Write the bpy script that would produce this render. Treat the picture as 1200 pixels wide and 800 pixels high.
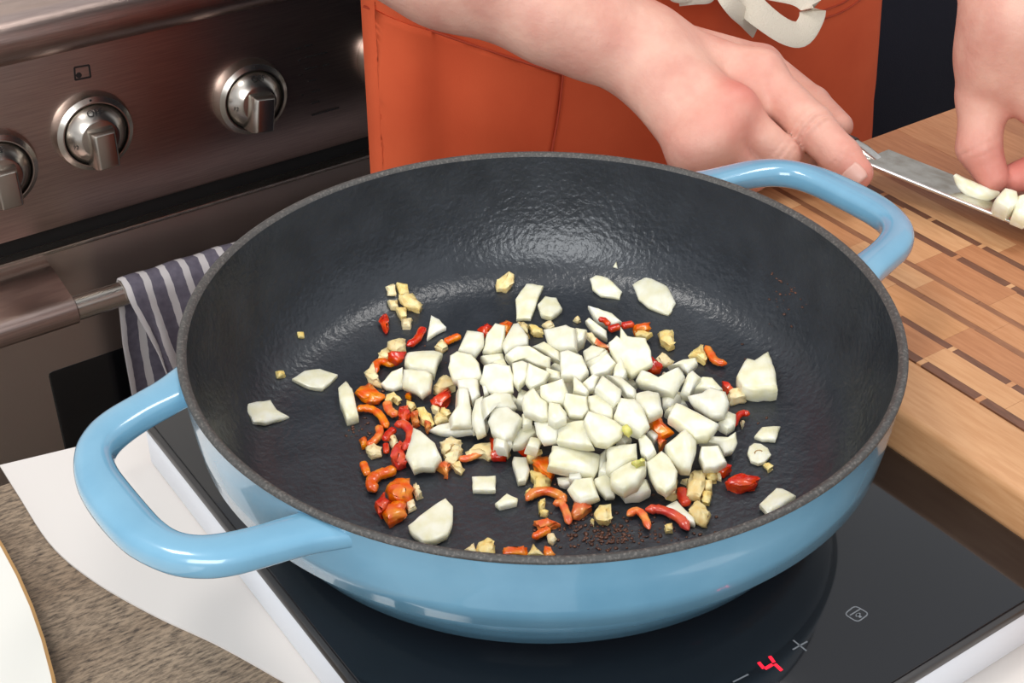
import bpy, bmesh, math, random
import numpy as np
from mathutils import Vector, Matrix

for o in list(bpy.data.objects):
    bpy.data.objects.remove(o, do_unlink=True)
scene = bpy.context.scene
COL = scene.collection

# ------------------------------------------------------------------ camera
F = 1700.0; PITCH = .599; YAW = -.605; DIST = .6275
ZG = .030                 # top of the hob glass above the table top (table top is z = 0)
PAN_H = .073
HR = ZG + PAN_H           # rim height of the pan
cp, sp, cy_, sy_ = math.cos(PITCH), math.sin(PITCH), math.cos(YAW), math.sin(YAW)
FW = np.array([-sy_*cp, cy_*cp, -sp]); RT = np.array([cy_, sy_, 0.]); UP = np.cross(RT, FW)
def ray(x, y): return FW + RT*(x-600)/F - UP*(y-400)/F
CAM = -ray(634.2, 369.4)*DIST + np.array([0, 0, HR])
def pz(x, y, z): r = ray(x, y); return CAM + r*(z-CAM[2])/r[2]
def py(x, y, Y): r = ray(x, y); return CAM + r*(Y-CAM[1])/r[1]
def depth(P): return float((np.asarray(P)-CAM) @ FW)
cam_data = bpy.data.cameras.new('camera'); cam = bpy.data.objects.new('camera', cam_data); COL.objects.link(cam)
cam_data.sensor_width = 36; cam_data.lens = F/1200*36; cam_data.clip_start = .02
cam.matrix_world = Matrix(((RT[0], UP[0], -FW[0], CAM[0]), (RT[1], UP[1], -FW[1], CAM[1]), (RT[2], UP[2], -FW[2], CAM[2]), (0, 0, 0, 1)))
scene.camera = cam

# ------------------------------------------------------------------ world, lights, exposure
scene.view_settings.view_transform = 'Standard'; scene.view_settings.look = 'None'
scene.view_settings.gamma = 1; scene.view_settings.use_curve_mapping = False
scene.view_settings.exposure = -0.18
w = bpy.data.worlds.new('world'); scene.world = w; w.use_nodes = True
w.node_tree.nodes['Background'].inputs[0].default_value = (.93, .96, 1, 1)
w.node_tree.nodes['Background'].inputs[1].default_value = .80
def area(name, loc, target, size, power, col=(1, 1, 1), size_y=None):
    L = bpy.data.lights.new(name, 'AREA'); L.size = size; L.energy = power; L.color = col
    if size_y: L.shape = 'RECTANGLE'; L.size_y = size_y
    o = bpy.data.objects.new(name, L); COL.objects.link(o); o.location = loc
    o.rotation_euler = (Vector(target)-Vector(loc)).to_track_quat('-Z', 'Y').to_euler()
    return o
area('ceiling_light_left', (-.75, .35, 1.75), (0, 0, 0), .5, 15, (1, .97, .93))
area('ceiling_light_right', (.75, .05, 1.75), (.1, 0, 0), .5, 11, (1, .97, .93))
area('window_light', (-1.5, -1.5, 1.15), (.15, .2, 0), 1.3, 48, (.95, .98, 1), 1.2)

# ------------------------------------------------------------------ helpers
rnd = random.Random(7)
def tag(o, label=None, cat=None, group=None, kind=None):
    if label: o['label'] = label
    if cat: o['category'] = cat
    if group: o['group'] = group
    if kind: o['kind'] = kind
    return o
def empty(name, loc=(0, 0, 0), parent=None):
    o = bpy.data.objects.new(name, None); COL.objects.link(o); o.location = loc; o.empty_display_size = .02
    if parent: o.parent = parent
    return o
def link(name, me, mat=None, parent=None, smooth=None, world=None):
    o = bpy.data.objects.new(name, me); COL.objects.link(o)
    if mat is not None and not me.materials: me.materials.append(mat)
    if smooth is not None:
        for p in me.polygons: p.use_smooth = True
        if smooth < 179: me.set_sharp_from_angle(angle=math.radians(smooth))
    if parent:
        o.parent = parent
        o.matrix_parent_inverse = world_of(parent).inverted()
    if world is not None: o.matrix_world = world
    return o
def world_of(o):
    m = o.matrix_basis.copy() if o.parent is None else world_of(o.parent) @ o.matrix_parent_inverse @ o.matrix_basis
    return m
def pyd(name, v, f):
    me = bpy.data.meshes.new(name); me.from_pydata([tuple(map(float, q)) for q in v], [], [tuple(map(int, q)) for q in f]); me.validate(); me.update(); return me
def fixn(me):
    bm = bmesh.new(); bm.from_mesh(me); bmesh.ops.recalc_face_normals(bm, faces=bm.faces); bm.to_mesh(me); bm.free(); me.update(); return me
def box(name, lo, hi, bev=0, seg=2):
    bm = bmesh.new(); bmesh.ops.create_cube(bm, size=1)
    for v in bm.verts: v.co = Vector([(lo[i]+hi[i])/2 + v.co[i]*(hi[i]-lo[i]) for i in range(3)])
    if bev: bmesh.ops.bevel(bm, geom=bm.edges[:], offset=bev, segments=seg, profile=.5, affect='EDGES')
    me = bpy.data.meshes.new(name); bm.to_mesh(me); bm.free(); return me
def lathe(name, prof, n=96, M=None, close=True):
    v = []; f = []; k = len(prof)
    for i in range(n):
        a = 2*math.pi*i/n
        for r, z in prof: v.append((r*math.cos(a), r*math.sin(a), z))
    for i in range(n):
        j = (i+1) % n
        for q in range(k-1): f.append((i*k+q, j*k+q, j*k+q+1, i*k+q+1))
    me = pyd(name, v, f)
    bm = bmesh.new(); bm.from_mesh(me); bmesh.ops.remove_doubles(bm, verts=bm.verts, dist=1e-6)
    bmesh.ops.recalc_face_normals(bm, faces=bm.faces); bm.to_mesh(me); bm.free()
    if M is not None: me.transform(M)
    return me
def crom(P, n):
    P = [np.array(p, float) for p in P]
    if len(P) < 3: return [P[0]+(P[-1]-P[0])*i/n for i in range(n+1)]
    Q = [2*P[0]-P[1]]+P+[2*P[-1]-P[-2]]; out = []
    m = len(P)-1
    for i in range(n+1):
        t = i/n*m; s = min(int(t), m-1); t -= s
        a, b, c, d = Q[s:s+4]
        out.append(.5*((2*b)+(c-a)*t+(2*a-5*b+4*c-d)*t*t+(3*b-a-3*c+d)*t**3))
    return out
def sweep(name, P, wid, thk, up=(0, 0, 1), ns=12, e=2.4, cap=True):
    """tube along P, cross-section a superellipse wid x thk (half sizes, may be lists)"""
    n = len(P); v = []; f = []
    up = np.array(up, float)
    for i, p in enumerate(P):
        t = P[min(i+1, n-1)]-P[max(i-1, 0)]; t = t/np.linalg.norm(t)
        s = np.cross(t, up); s /= np.linalg.norm(s); u = np.cross(s, t)
        a = wid[i] if hasattr(wid, '__len__') else wid; b = thk[i] if hasattr(thk, '__len__') else thk
        for k in range(ns):
            th = 2*math.pi*k/ns; c_, s_ = math.cos(th), math.sin(th)
            v.append(p + s*a*math.copysign(abs(c_)**(2/e), c_) + u*b*math.copysign(abs(s_)**(2/e), s_))
    for i in range(n-1):
        for k in range(ns):
            k2 = (k+1) % ns; f.append((i*ns+k, i*ns+k2, (i+1)*ns+k2, (i+1)*ns+k))
    if cap: f.append(tuple(range(ns))[::-1]); f.append(tuple(range((n-1)*ns, n*ns)))
    return fixn(pyd(name, v, f))
def prism(name, poly, z0, z1, bev=0):
    bm = bmesh.new(); vs = [bm.verts.new((x, y, z0)) for x, y in poly]; fc = bm.faces.new(vs)
    r = bmesh.ops.extrude_face_region(bm, geom=[fc])
    for q in r['geom']:
        if isinstance(q, bmesh.types.BMVert): q.co.z = z1
    bmesh.ops.recalc_face_normals(bm, faces=bm.faces)
    if bev: bmesh.ops.bevel(bm, geom=[e for e in bm.edges], offset=bev, segments=2, profile=.5, affect='EDGES')
    me = bpy.data.meshes.new(name); bm.to_mesh(me); bm.free(); return me
def text_mesh(s, size, M, extrude=.0001):
    c = bpy.data.curves.new('t', 'FONT'); c.body = s; c.size = size; c.extrude = extrude; c.align_x = 'CENTER'; c.align_y = 'CENTER'
    o = bpy.data.objects.new('t', c); COL.objects.link(o)
    me = bpy.data.meshes.new_from_object(o.evaluated_get(bpy.context.evaluated_depsgraph_get()))
    bpy.data.objects.remove(o, do_unlink=True); bpy.data.curves.remove(c); me.transform(M); return me

# ------------------------------------------------------------------ materials
def srgb(r, g, b):
    return tuple(((c/255)/12.92 if c/255 <= .04045 else ((c/255+.055)/1.055)**2.4) for c in (r, g, b))+(1,)
def mat(name, col, rough=.5, metal=0, spec=.5, coat=0, coat_r=.05, sss=0, sss_r=(1, .4, .2), sss_s=.004, noise=None, bump=None, rnd_v=0, emit=None, sat=(.8, 1.2)):
    m = bpy.data.materials.new(name); m.use_nodes = True; nt = m.node_tree; b = nt.nodes['Principled BSDF']
    b.inputs['Base Color'].default_value = col; b.inputs['Roughness'].default_value = rough; b.inputs['Metallic'].default_value = metal
    b.inputs['Specular IOR Level'].default_value = spec; b.inputs['Coat Weight'].default_value = coat; b.inputs['Coat Roughness'].default_value = coat_r
    if sss:
        b.inputs['Subsurface Weight'].default_value = sss; b.inputs['Subsurface Radius'].default_value = sss_r; b.inputs['Subsurface Scale'].default_value = sss_s
    if emit: b.inputs['Emission Color'].default_value = emit[0]; b.inputs['Emission Strength'].default_value = emit[1]
    tc = nt.nodes.new('ShaderNodeTexCoord')
    src = None
    if noise:   # (colour2, scale, lo, hi, stretch)
        c2, sc, lo, hi, st = noise
        mp = nt.nodes.new('ShaderNodeMapping'); mp.inputs['Scale'].default_value = st; nt.links.new(tc.outputs['Object'], mp.inputs[0])
        nz = nt.nodes.new('ShaderNodeTexNoise'); nz.inputs['Scale'].default_value = sc; nz.inputs['Detail'].default_value = 5
        nt.links.new(mp.outputs[0], nz.inputs['Vector'])
        mr = nt.nodes.new('ShaderNodeMapRange'); mr.inputs[1].default_value = lo; mr.inputs[2].default_value = hi; nt.links.new(nz.outputs[0], mr.inputs[0])
        mx = nt.nodes.new('ShaderNodeMix'); mx.data_type = 'RGBA'; mx.inputs[6].default_value = col; mx.inputs[7].default_value = c2
        nt.links.new(mr.outputs[0], mx.inputs[0]); nt.links.new(mx.outputs[2], b.inputs['Base Color']); src = mx.outputs[2]
    if rnd_v:
        oi = nt.nodes.new('ShaderNodeObjectInfo'); hs = nt.nodes.new('ShaderNodeHueSaturation')
        mr = nt.nodes.new('ShaderNodeMapRange'); mr.inputs[3].default_value = 1-rnd_v; mr.inputs[4].default_value = 1+rnd_v*.6
        nt.links.new(oi.outputs['Random'], mr.inputs[0]); nt.links.new(mr.outputs[0], hs.inputs['Value'])
        mr2 = nt.nodes.new('ShaderNodeMapRange'); mr2.inputs[3].default_value, mr2.inputs[4].default_value = sat
        ma = nt.nodes.new('ShaderNodeMath'); ma.operation = 'FRACT'; mm = nt.nodes.new('ShaderNodeMath'); mm.operation = 'MULTIPLY'; mm.inputs[1].default_value = 7.31
        nt.links.new(oi.outputs['Random'], mm.inputs[0]); nt.links.new(mm.outputs[0], ma.inputs[0]); nt.links.new(ma.outputs[0], mr2.inputs[0]); nt.links.new(mr2.outputs[0], hs.inputs['Saturation'])
        if src: nt.links.new(src, hs.inputs['Color'])
        else: hs.inputs['Color'].default_value = col
        nt.links.new(hs.outputs[0], b.inputs['Base Color'])
    if bump:    # (scale, strength, distance, stretch)
        sc, st, di, sx = bump
        mp = nt.nodes.new('ShaderNodeMapping'); mp.inputs['Scale'].default_value = sx; nt.links.new(tc.outputs['Object'], mp.inputs[0])
        nz = nt.nodes.new('ShaderNodeTexNoise'); nz.inputs['Scale'].default_value = sc; nz.inputs['Detail'].default_value = 3; nt.links.new(mp.outputs[0], nz.inputs['Vector'])
        bp = nt.nodes.new('ShaderNodeBump'); bp.inputs['Strength'].default_value = st; bp.inputs['Distance'].default_value = di
        nt.links.new(nz.outputs[0], bp.inputs['Height']); nt.links.new(bp.outputs[0], b.inputs['Normal'])
    return m
M = {}
M['blue'] = mat('blue_enamel', srgb(112, 160, 186), .22, coat=.8, coat_r=.04, noise=(srgb(102, 151, 178), 30, .4, .65, (1, 1, 1)))
M['iron'] = mat('black_enamel', srgb(36, 40, 46), .30, spec=.55, noise=(srgb(47, 51, 57), 55, .35, .7, (1, 1, 1)), bump=(330, .6, .0009, (1, 1, 1)))
M['rim'] = mat('bare_rim', srgb(62, 60, 58), .55, noise=(srgb(105, 100, 95), 900, .5, .75, (1, 1, 1)), bump=(700, .6, .0006, (1, 1, 1)))
M['onion'] = mat('onion', srgb(224, 219, 186), .28, spec=.45, sss=.35, sss_r=(1, .9, .6), sss_s=.004, rnd_v=.13, noise=(srgb(237, 235, 219), 120, .35, .65, (1, 1, 1)), bump=(300, .4, .0007, (1, .18, 1)))
M['onion_core'] = mat('onion_core', srgb(212, 208, 110), .35, sss=.3, sss_s=.003, rnd_v=.08)
M['garlic'] = mat('garlic', srgb(236, 204, 136), .4, sss=.3, sss_r=(1, .8, .4), sss_s=.003, rnd_v=.10, noise=(srgb(240, 222, 168), 200, .35, .65, (1, 1, 1)), bump=(350, .4, .0006, (1, 1, 1)))
M['red'] = mat('red_pepper', srgb(198, 40, 24), .25, spec=.6, coat=.3, sat=(.97, 1.1), sss=0, sss_r=(1, .2, .1), sss_s=.003, rnd_v=.12, noise=(srgb(222, 84, 34), 140, .42, .68, (1, 1, 1)), bump=(300, .25, .0006, (1, 1, 1)))
M['orange'] = mat('orange_pepper', srgb(226, 92, 34), .28, spec=.6, coat=.3, sat=(.97, 1.1), sss=0, sss_r=(1, .3, .1), sss_s=.003, rnd_v=.12, noise=(srgb(238, 160, 70), 160, .42, .7, (1, 1, 1)), bump=(300, .25, .0006, (1, 1, 1)))
M['fond'] = mat('browned_crumb', srgb(62, 36, 26), .4, rnd_v=.2, noise=(srgb(120, 76, 56), 900, .4, .7, (1, 1, 1)))
M['glass'] = mat('black_glass', srgb(18, 18, 22), .06, spec=.6)
M['trim'] = mat('dark_trim', srgb(62, 60, 60), .35, metal=.4)
M['white'] = mat('white_plastic', srgb(214, 217, 223), .35)
M['paper'] = mat('white_paper', srgb(206, 200, 195), .7)
M['mark'] = mat('grey_print', srgb(120, 122, 126), .5)
M['led'] = mat('red_led', srgb(255, 30, 50), .4, emit=(srgb(255, 20, 45), 1.6))
M['plate'] = mat('cream_glaze', srgb(216, 213, 205), .25, coat=.4)
M['plate_edge'] = mat('brown_rim_glaze', srgb(168, 128, 78), .4)
M['steel'] = mat('brushed_steel', srgb(198, 176, 167), .3, metal=1, noise=(srgb(184, 162, 154), 25, .4, .6, (1, 1, 40)), bump=(60, .12, .0006, (1, 8, 60)))
M['steel_door'] = mat('brushed_steel_door', srgb(186, 172, 163), .33, metal=1, bump=(60, .12, .0006, (1, 8, 60)))
M['chrome'] = mat('satin_chrome', srgb(206, 198, 188), .27, metal=1)
M['dark'] = mat('dark_gap', srgb(16, 15, 16), .5)
M['ovenglass'] = mat('oven_window_glass', srgb(14, 14, 16), .15)
M['print'] = mat('black_print', srgb(24, 20, 20), .6)
M['apron'] = mat('orange_cotton', srgb(222, 98, 60), .85, spec=.2, noise=(srgb(210, 88, 53), 14, .35, .7, (1, 1, 1)), bump=(1400, .25, .0006, (1, 1, 1)))
M['thread'] = mat('orange_thread', srgb(176, 64, 36), .8)
M['tie'] = mat('cream_cotton', srgb(226, 218, 200), .9, spec=.2, bump=(900, .6, .0012, (1, 1, 1)))
M['black'] = mat('black_cotton', srgb(30, 30, 40), .9, spec=.2, bump=(900, .3, .0008, (1, 1, 1)))
M['nail'] = mat('fingernail', srgb(212, 164, 150), .4, coat=.1)
M['hair'] = mat('brown_hair', srgb(70, 48, 34), .6, bump=(300, .5, .002, (1, 1, .1)))
M['knife'] = mat('knife_steel', srgb(214, 210, 204), .22, metal=1, noise=(srgb(176, 166, 154), 90, .4, .7, (1, 1, 1)), bump=(200, .1, .0003, (1, 1, 1)))
M['glint'] = mat('glint_steel', srgb(236, 236, 234), .3, metal=1)  # lighter blade steel, the reflected light along the spine put into its colour
M['knife_handle'] = mat('black_handle', srgb(30, 29, 30), .4)
M['floor'] = mat('floor_tile', srgb(150, 140, 130), .5, noise=(srgb(128, 118, 110), 4, .3, .7, (1, 1, 1)))
M['wall'] = mat('wall_paint', srgb(214, 210, 204), .7)
M['maple'] = [mat('maple_%d' % i, srgb(*c), .5, noise=(srgb(*d), 60, .35, .65, (9, .9, 9)), bump=(160, .15, .0004, (6, 1, 6))) for i, (c, d) in enumerate([
    ((188, 134, 92), (174, 118, 76)), ((198, 148, 104), (186, 134, 90)), ((178, 122, 82), (164, 108, 70)), ((194, 140, 94), (180, 126, 80)), ((204, 156, 112), (190, 140, 96))])]
M['walnut_pale'] = mat('walnut_pale', srgb(142, 96, 66), .5, noise=(srgb(126, 82, 56), 90, .35, .65, (6, 1, 6)))
M['walnut'] = mat('walnut', srgb(112, 72, 52), .5, noise=(srgb(94, 60, 42), 90, .35, .65, (6, 1, 6)))
def wood_table():
    m = bpy.data.materials.new('grey_brown_oak'); m.use_nodes = True; nt = m.node_tree; b = nt.nodes['Principled BSDF']
    tc = nt.nodes.new('ShaderNodeTexCoord'); mp = nt.nodes.new('ShaderNodeMapping'); mp.inputs['Scale'].default_value = (1, 3.5, 1); mp.inputs['Rotation'].default_value = (0, 0, .25)
    nt.links.new(tc.outputs['Object'], mp.inputs[0])
    a = nt.nodes.new('ShaderNodeTexNoise'); a.inputs['Scale'].default_value = 170; a.inputs['Detail'].default_value = 6; a.inputs['Roughness'].default_value = .7; nt.links.new(mp.outputs[0], a.inputs[0])
    c = nt.nodes.new('ShaderNodeTexNoise'); c.inputs['Scale'].default_value = 9; c.inputs['Detail'].default_value = 3; nt.links.new(mp.outputs[0], c.inputs[0])
    r = nt.nodes.new('ShaderNodeValToRGB'); r.color_ramp.elements[0].position = .36; r.color_ramp.elements[0].color = srgb(72, 60, 50); r.color_ramp.elements[1].position = .58; r.color_ramp.elements[1].color = srgb(158, 138, 116)
    nt.links.new(a.outputs[0], r.inputs[0])
    mx = nt.nodes.new('ShaderNodeMix'); mx.data_type = 'RGBA'; mx.blend_type = 'MULTIPLY'; mr = nt.nodes.new('ShaderNodeMapRange'); mr.inputs[1].default_value = .35; mr.inputs[2].default_value = .7; mr.inputs[3].default_value = 0; mr.inputs[4].default_value = .5
    nt.links.new(c.outputs[0], mr.inputs[0]); nt.links.new(mr.outputs[0], mx.inputs[0]); nt.links.new(r.outputs[0], mx.inputs[6]); mx.inputs[7].default_value = srgb(170, 150, 130)
    nt.links.new(mx.outputs[2], b.inputs['Base Color']); b.inputs['Roughness'].default_value = .6
    bp = nt.nodes.new('ShaderNodeBump'); bp.inputs['Strength'].default_value = .4; bp.inputs['Distance'].default_value = .0008; nt.links.new(a.outputs[0], bp.inputs['Height']); nt.links.new(bp.outputs[0], b.inputs['Normal'])
    return m
M['table'] = wood_table()
def towel_mat():
    m = bpy.data.materials.new('striped_linen'); m.use_nodes = True; nt = m.node_tree; b = nt.nodes['Principled BSDF']
    uv = nt.nodes.new('ShaderNodeUVMap'); sx = nt.nodes.new('ShaderNodeSeparateXYZ'); nt.links.new(uv.outputs[0], sx.inputs[0])
    def mth(op, a, v):
        n = nt.nodes.new('ShaderNodeMath'); n.operation = op; nt.links.new(a, n.inputs[0])
        if v is not None: n.inputs[1].default_value = v
        return n.outputs[0]
    nz = nt.nodes.new('ShaderNodeTexNoise'); nz.inputs['Scale'].default_value = 60; nt.links.new(uv.outputs[0], nz.inputs[0])
    wob = nt.nodes.new('ShaderNodeMath'); wob.operation = 'MULTIPLY_ADD'; nt.links.new(nz.outputs[0], wob.inputs[0]); wob.inputs[1].default_value = .003; nt.links.new(sx.outputs[0], wob.inputs[2])
    fr = mth('FRACT', mth('MULTIPLY', wob.outputs[0], 58.), None)
    st = mth('LESS_THAN', fr, .36)
    mx = nt.nodes.new('ShaderNodeMix'); mx.data_type = 'RGBA'; nt.links.new(st, mx.inputs[0]); mx.inputs[7].default_value = srgb(214, 208, 208)
    n2 = nt.nodes.new('ShaderNodeTexNoise'); n2.inputs['Scale'].default_value = 160; n2.inputs['Detail'].default_value = 4; nt.links.new(uv.outputs[0], n2.inputs[0])
    mx2 = nt.nodes.new('ShaderNodeMix'); mx2.data_type = 'RGBA'; mx2.inputs[6].default_value = srgb(84, 78, 92); mx2.inputs[7].default_value = srgb(128, 122, 136); nt.links.new(n2.outputs[0], mx2.inputs[0])
    nt.links.new(mx2.outputs[2], mx.inputs[6]); nt.links.new(mx.outputs[2], b.inputs['Base Color']); b.inputs['Roughness'].default_value = .9
    bp = nt.nodes.new('ShaderNodeBump'); bp.inputs['Strength'].default_value = .3; bp.inputs['Distance'].default_value = .001; nt.links.new(n2.outputs[0], bp.inputs['Height']); nt.links.new(bp.outputs[0], b.inputs['Normal'])
    return m
M['towel'] = towel_mat()
def skin_mat():
    m = bpy.data.materials.new('skin'); m.use_nodes = True; nt = m.node_tree; b = nt.nodes['Principled BSDF']
    tc = nt.nodes.new('ShaderNodeTexCoord'); nz = nt.nodes.new('ShaderNodeTexNoise'); nz.inputs['Scale'].default_value = 45; nz.inputs['Detail'].default_value = 5; nt.links.new(tc.outputs['Object'], nz.inputs[0])
    mx = nt.nodes.new('ShaderNodeMix'); mx.data_type = 'RGBA'; mx.inputs[6].default_value = srgb(216, 168, 150); mx.inputs[7].default_value = srgb(203, 146, 130)
    mr = nt.nodes.new('ShaderNodeMapRange'); mr.inputs[1].default_value = .35; mr.inputs[2].default_value = .66; nt.links.new(nz.outputs[0], mr.inputs[0]); nt.links.new(mr.outputs[0], mx.inputs[0])
    at = nt.nodes.new('ShaderNodeAttribute'); at.attribute_name = 'flush'
    m2 = nt.nodes.new('ShaderNodeMix'); m2.data_type = 'RGBA'; nt.links.new(at.outputs['Fac'], m2.inputs[0]); nt.links.new(mx.outputs[2], m2.inputs[6]); m2.inputs[7].default_value = srgb(204, 108, 96)
    nt.links.new(m2.outputs[2], b.inputs['Base Color']); b.inputs['Roughness'].default_value = .5; b.inputs['Specular IOR Level'].default_value = .35
    b.inputs['Subsurface Weight'].default_value = .15; b.inputs['Subsurface Radius'].default_value = (1, .35, .2); b.inputs['Subsurface Scale'].default_value = .006
    n2 = nt.nodes.new('ShaderNodeTexNoise'); n2.inputs['Scale'].default_value = 190; n2.inputs['Detail'].default_value = 7; n2.inputs['Roughness'].default_value = .62; nt.links.new(tc.outputs['Object'], n2.inputs[0])
    bp = nt.nodes.new('ShaderNodeBump'); bp.inputs['Strength'].default_value = .45; bp.inputs['Distance'].default_value = .0012; nt.links.new(n2.outputs[0], bp.inputs['Height']); nt.links.new(bp.outputs[0], b.inputs['Normal'])
    return m
M['skin'] = skin_mat()

# ------------------------------------------------------------------ the setting
tag(link('floor', box('floor', (-2.5, -2.2, -.95), (3, 1.75, -.90)), M['floor']), kind='structure')
tag(link('wall_back', box('wall_back', (-2.5, 1.46, -.90), (3, 1.56, .95)), M['wall']), kind='structure')

# kitchen island under everything
isl = empty('kitchen_island', (.3, -.4, -.90)); tag(isl, 'kitchen island with weathered grey brown wooden top under the hob', 'island')
link('worktop', box('worktop', (-.62, -.95, -.04), (1.35, .155, 0), .003), M['table'], isl, 40)
link('cabinet_body', box('cabinet_body', (-.55, -.88, -.90), (1.28, .09, -.04), .003), M['wall'], isl, 40)

# ------------------------------------------------------------------ range (oven) behind
RY = .68
rg = empty('kitchen_range', (.1, 1.0, -.90)); tag(rg, 'brushed stainless steel kitchen range with round metal knobs and oven door', 'range')
X0, X1 = -.36, .55
link('body', box('body', (X0, RY+.03, -.88), (X1, 1.38, -.03), .004), M['steel_door'], rg, 40)
# rolled front edge and hob top
pr_ = [(1.38, -.05), (1.38, .010), (RY+.10, .010), (RY+.02, .016), (RY-.005, .018)]
for i in range(11):
    a = math.radians(90+18*i); pr_.append((RY-.010+.021*math.cos(a), -.0025+.0205*math.sin(a)))
pr_ += [(RY+.03, -.030)]
v = [(x, y, z) for x in (X0, X1) for y, z in pr_]; n_ = len(pr_)
f_ = [(i, (i+1) % n_, n_+(i+1) % n_, n_+i) for i in range(n_)]+[tuple(range(n_)), tuple(range(n_, 2*n_))]
link('hob_top', fixn(pyd('hob_top', v, f_)), M['steel'], rg, 35)
link('control_panel', box('control_panel', (X0, RY, -.181), (X1, RY+.03, -.025), .003), M['steel'], rg, 35)
link('shadow_gap', box('shadow_gap', (X0+.003, RY+.012, -.2), (X1-.003, RY+.03, -.181)), M['dark'], rg)
door = link('oven_door', box('oven_door', (X0, RY, -.78), (X1, RY+.03, -.199), .0035), M['steel_door'], rg, 35)
link('door_edge', box('door_edge', (X0, RY-.0012, -.2025), (X1, RY+.01, -.1985), .0006), M['chrome'], door, 35)
link('oven_window', box('oven_window', (-.052, RY-.0015, -.70), (.30, RY+.01, -.316), .006, 3), M['ovenglass'], door, 35)
link('toe_kick', box('toe_kick', (X0+.01, RY+.04, -.90), (X1-.01, RY+.06, -.78)), M['dark'], rg)
# handle: tube with broad end brackets
HY, HZ = RY-.058, -.226
hd = link('handle', sweep('handle', [np.array((x, HY, HZ)) for x in np.linspace(-.03, .50, 8)], .0105, .0105, ns=24, e=2), M['chrome'], door, 50)
for xa, xb in ((-.14, -.031), (.45, .53)):
    pp = [(RY+.002, HZ+.020), (RY-.02, HZ+.019), (HY, HZ+.0125)]
    for i in range(1, 9):
        a = math.radians(90+180*i/8); pp.append((HY+.0125*math.cos(a), HZ+.0125*math.sin(a)))
    pp += [(RY-.02, HZ-.016), (RY+.002, HZ-.018)]
    k = len(pp); v = [(x, y, z) for x in (xa, xb) for y, z in pp]
    f_ = [(i, (i+1) % k, k+(i+1) % k, k+i) for i in range(k)]+[tuple(range(k)), tuple(range(k, 2*k))]
    link('handle_bracket', fixn(pyd('handle_bracket', v, f_)), M['steel'], door, 35)
# knobs
RX = Matrix.Rotation(math.radians(90), 4, 'X')   # local z -> world -y
bez = lathe('bezel', [(.0, 0), (.0345, 0), (.0345, .004), (.0325, .010), (.0285, .0125), (.0275, .0125), (.0275, .004), (0, .004)], 64)
dial = lathe('dial', [(0, .0045), (.0262, .0045), (.0262, .010), (.0255, .0125), (.0165, .0215), (.0155, .022), (0, .022)], 64)
ring = lathe('gap_ring', [(.0262, .0052), (.0275, .0052), (.0275, .0045), (.0262, .0045)], 64)
gv = []
for z, wx, ty, by in ((.012, .0115, .0105, -.0245), (.029, .0105, .0100, -.0235), (.0345, .0080, .0085, -.0215)):
    gv += [(-wx, by, z), (wx, by, z), (wx, ty, z), (-wx, ty, z)]
grip = pyd('grip', gv, [(0, 1, 2, 3), (4, 5, 1, 0), (5, 6, 2, 1), (6, 7, 3, 2), (7, 4, 0, 3), (8, 9, 5, 4), (9, 10, 6, 5), (10, 11, 7, 6), (11, 8, 4, 7), (11, 10, 9, 8)])
fixn(grip); bm = bmesh.new(); bm.from_mesh(grip); bmesh.ops.bevel(bm, geom=bm.edges[:], offset=.0013, segments=2, profile=.5, affect='EDGES'); bm.to_mesh(grip); bm.free()
tilt = math.radians(41)
Toff = text_mesh('OFF', .0078, Matrix.Translation((0, .0218, .0178)) @ Matrix.Rotation(-tilt, 4, 'X'))
T12 = text_mesh('12', .005, Matrix.Translation((-.0208, -.004, .0177)) @ Matrix.Rotation(-tilt, 4, 'Y') @ Matrix.Rotation(math.radians(0), 4, 'Z'))
dot = lathe('pointer_dot', [(0, .0127), (.0009, .0127), (.0009, .0120)], 12, Matrix.Translation((0, .0305, -.0008)))
for m_, mm_ in ((bez, M['chrome']), (dial, M['chrome']), (ring, M['dark']), (grip, M['chrome']), (Toff, M['print']), (T12, M['print']), (dot, M['print'])):
    m_.materials.clear(); m_.materials.append(mm_)
    for p in m_.polygons: p.use_smooth = True
    m_.set_sharp_from_angle(angle=math.radians(32))
KN = [(-.056, -.111, 0), (.028, -.100, 0), (.172, -.107, -8), (.316, -.104, 0), (.425, -.104, 0)]
for kx, kz, ka in KN:
    K = empty('knob', (kx, RY, kz), None); K.rotation_euler = (math.radians(90), 0, 0); K.parent = rg; K.matrix_parent_inverse = world_of(rg).inverted()
    W = Matrix.Translation((kx, RY, kz)) @ RX @ Matrix.Rotation(math.radians(ka), 4, 'Z')
    for nm, me in (('bezel', bez), ('dial', dial), ('gap_ring', ring), ('grip', grip), ('off_mark', Toff), ('number_mark', T12), ('pointer_dot', dot)):
        o = bpy.data.objects.new(nm, me); COL.objects.link(o); o.parent = K; o.matrix_parent_inverse = world_of(K).inverted(); o.matrix_basis = W
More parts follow.
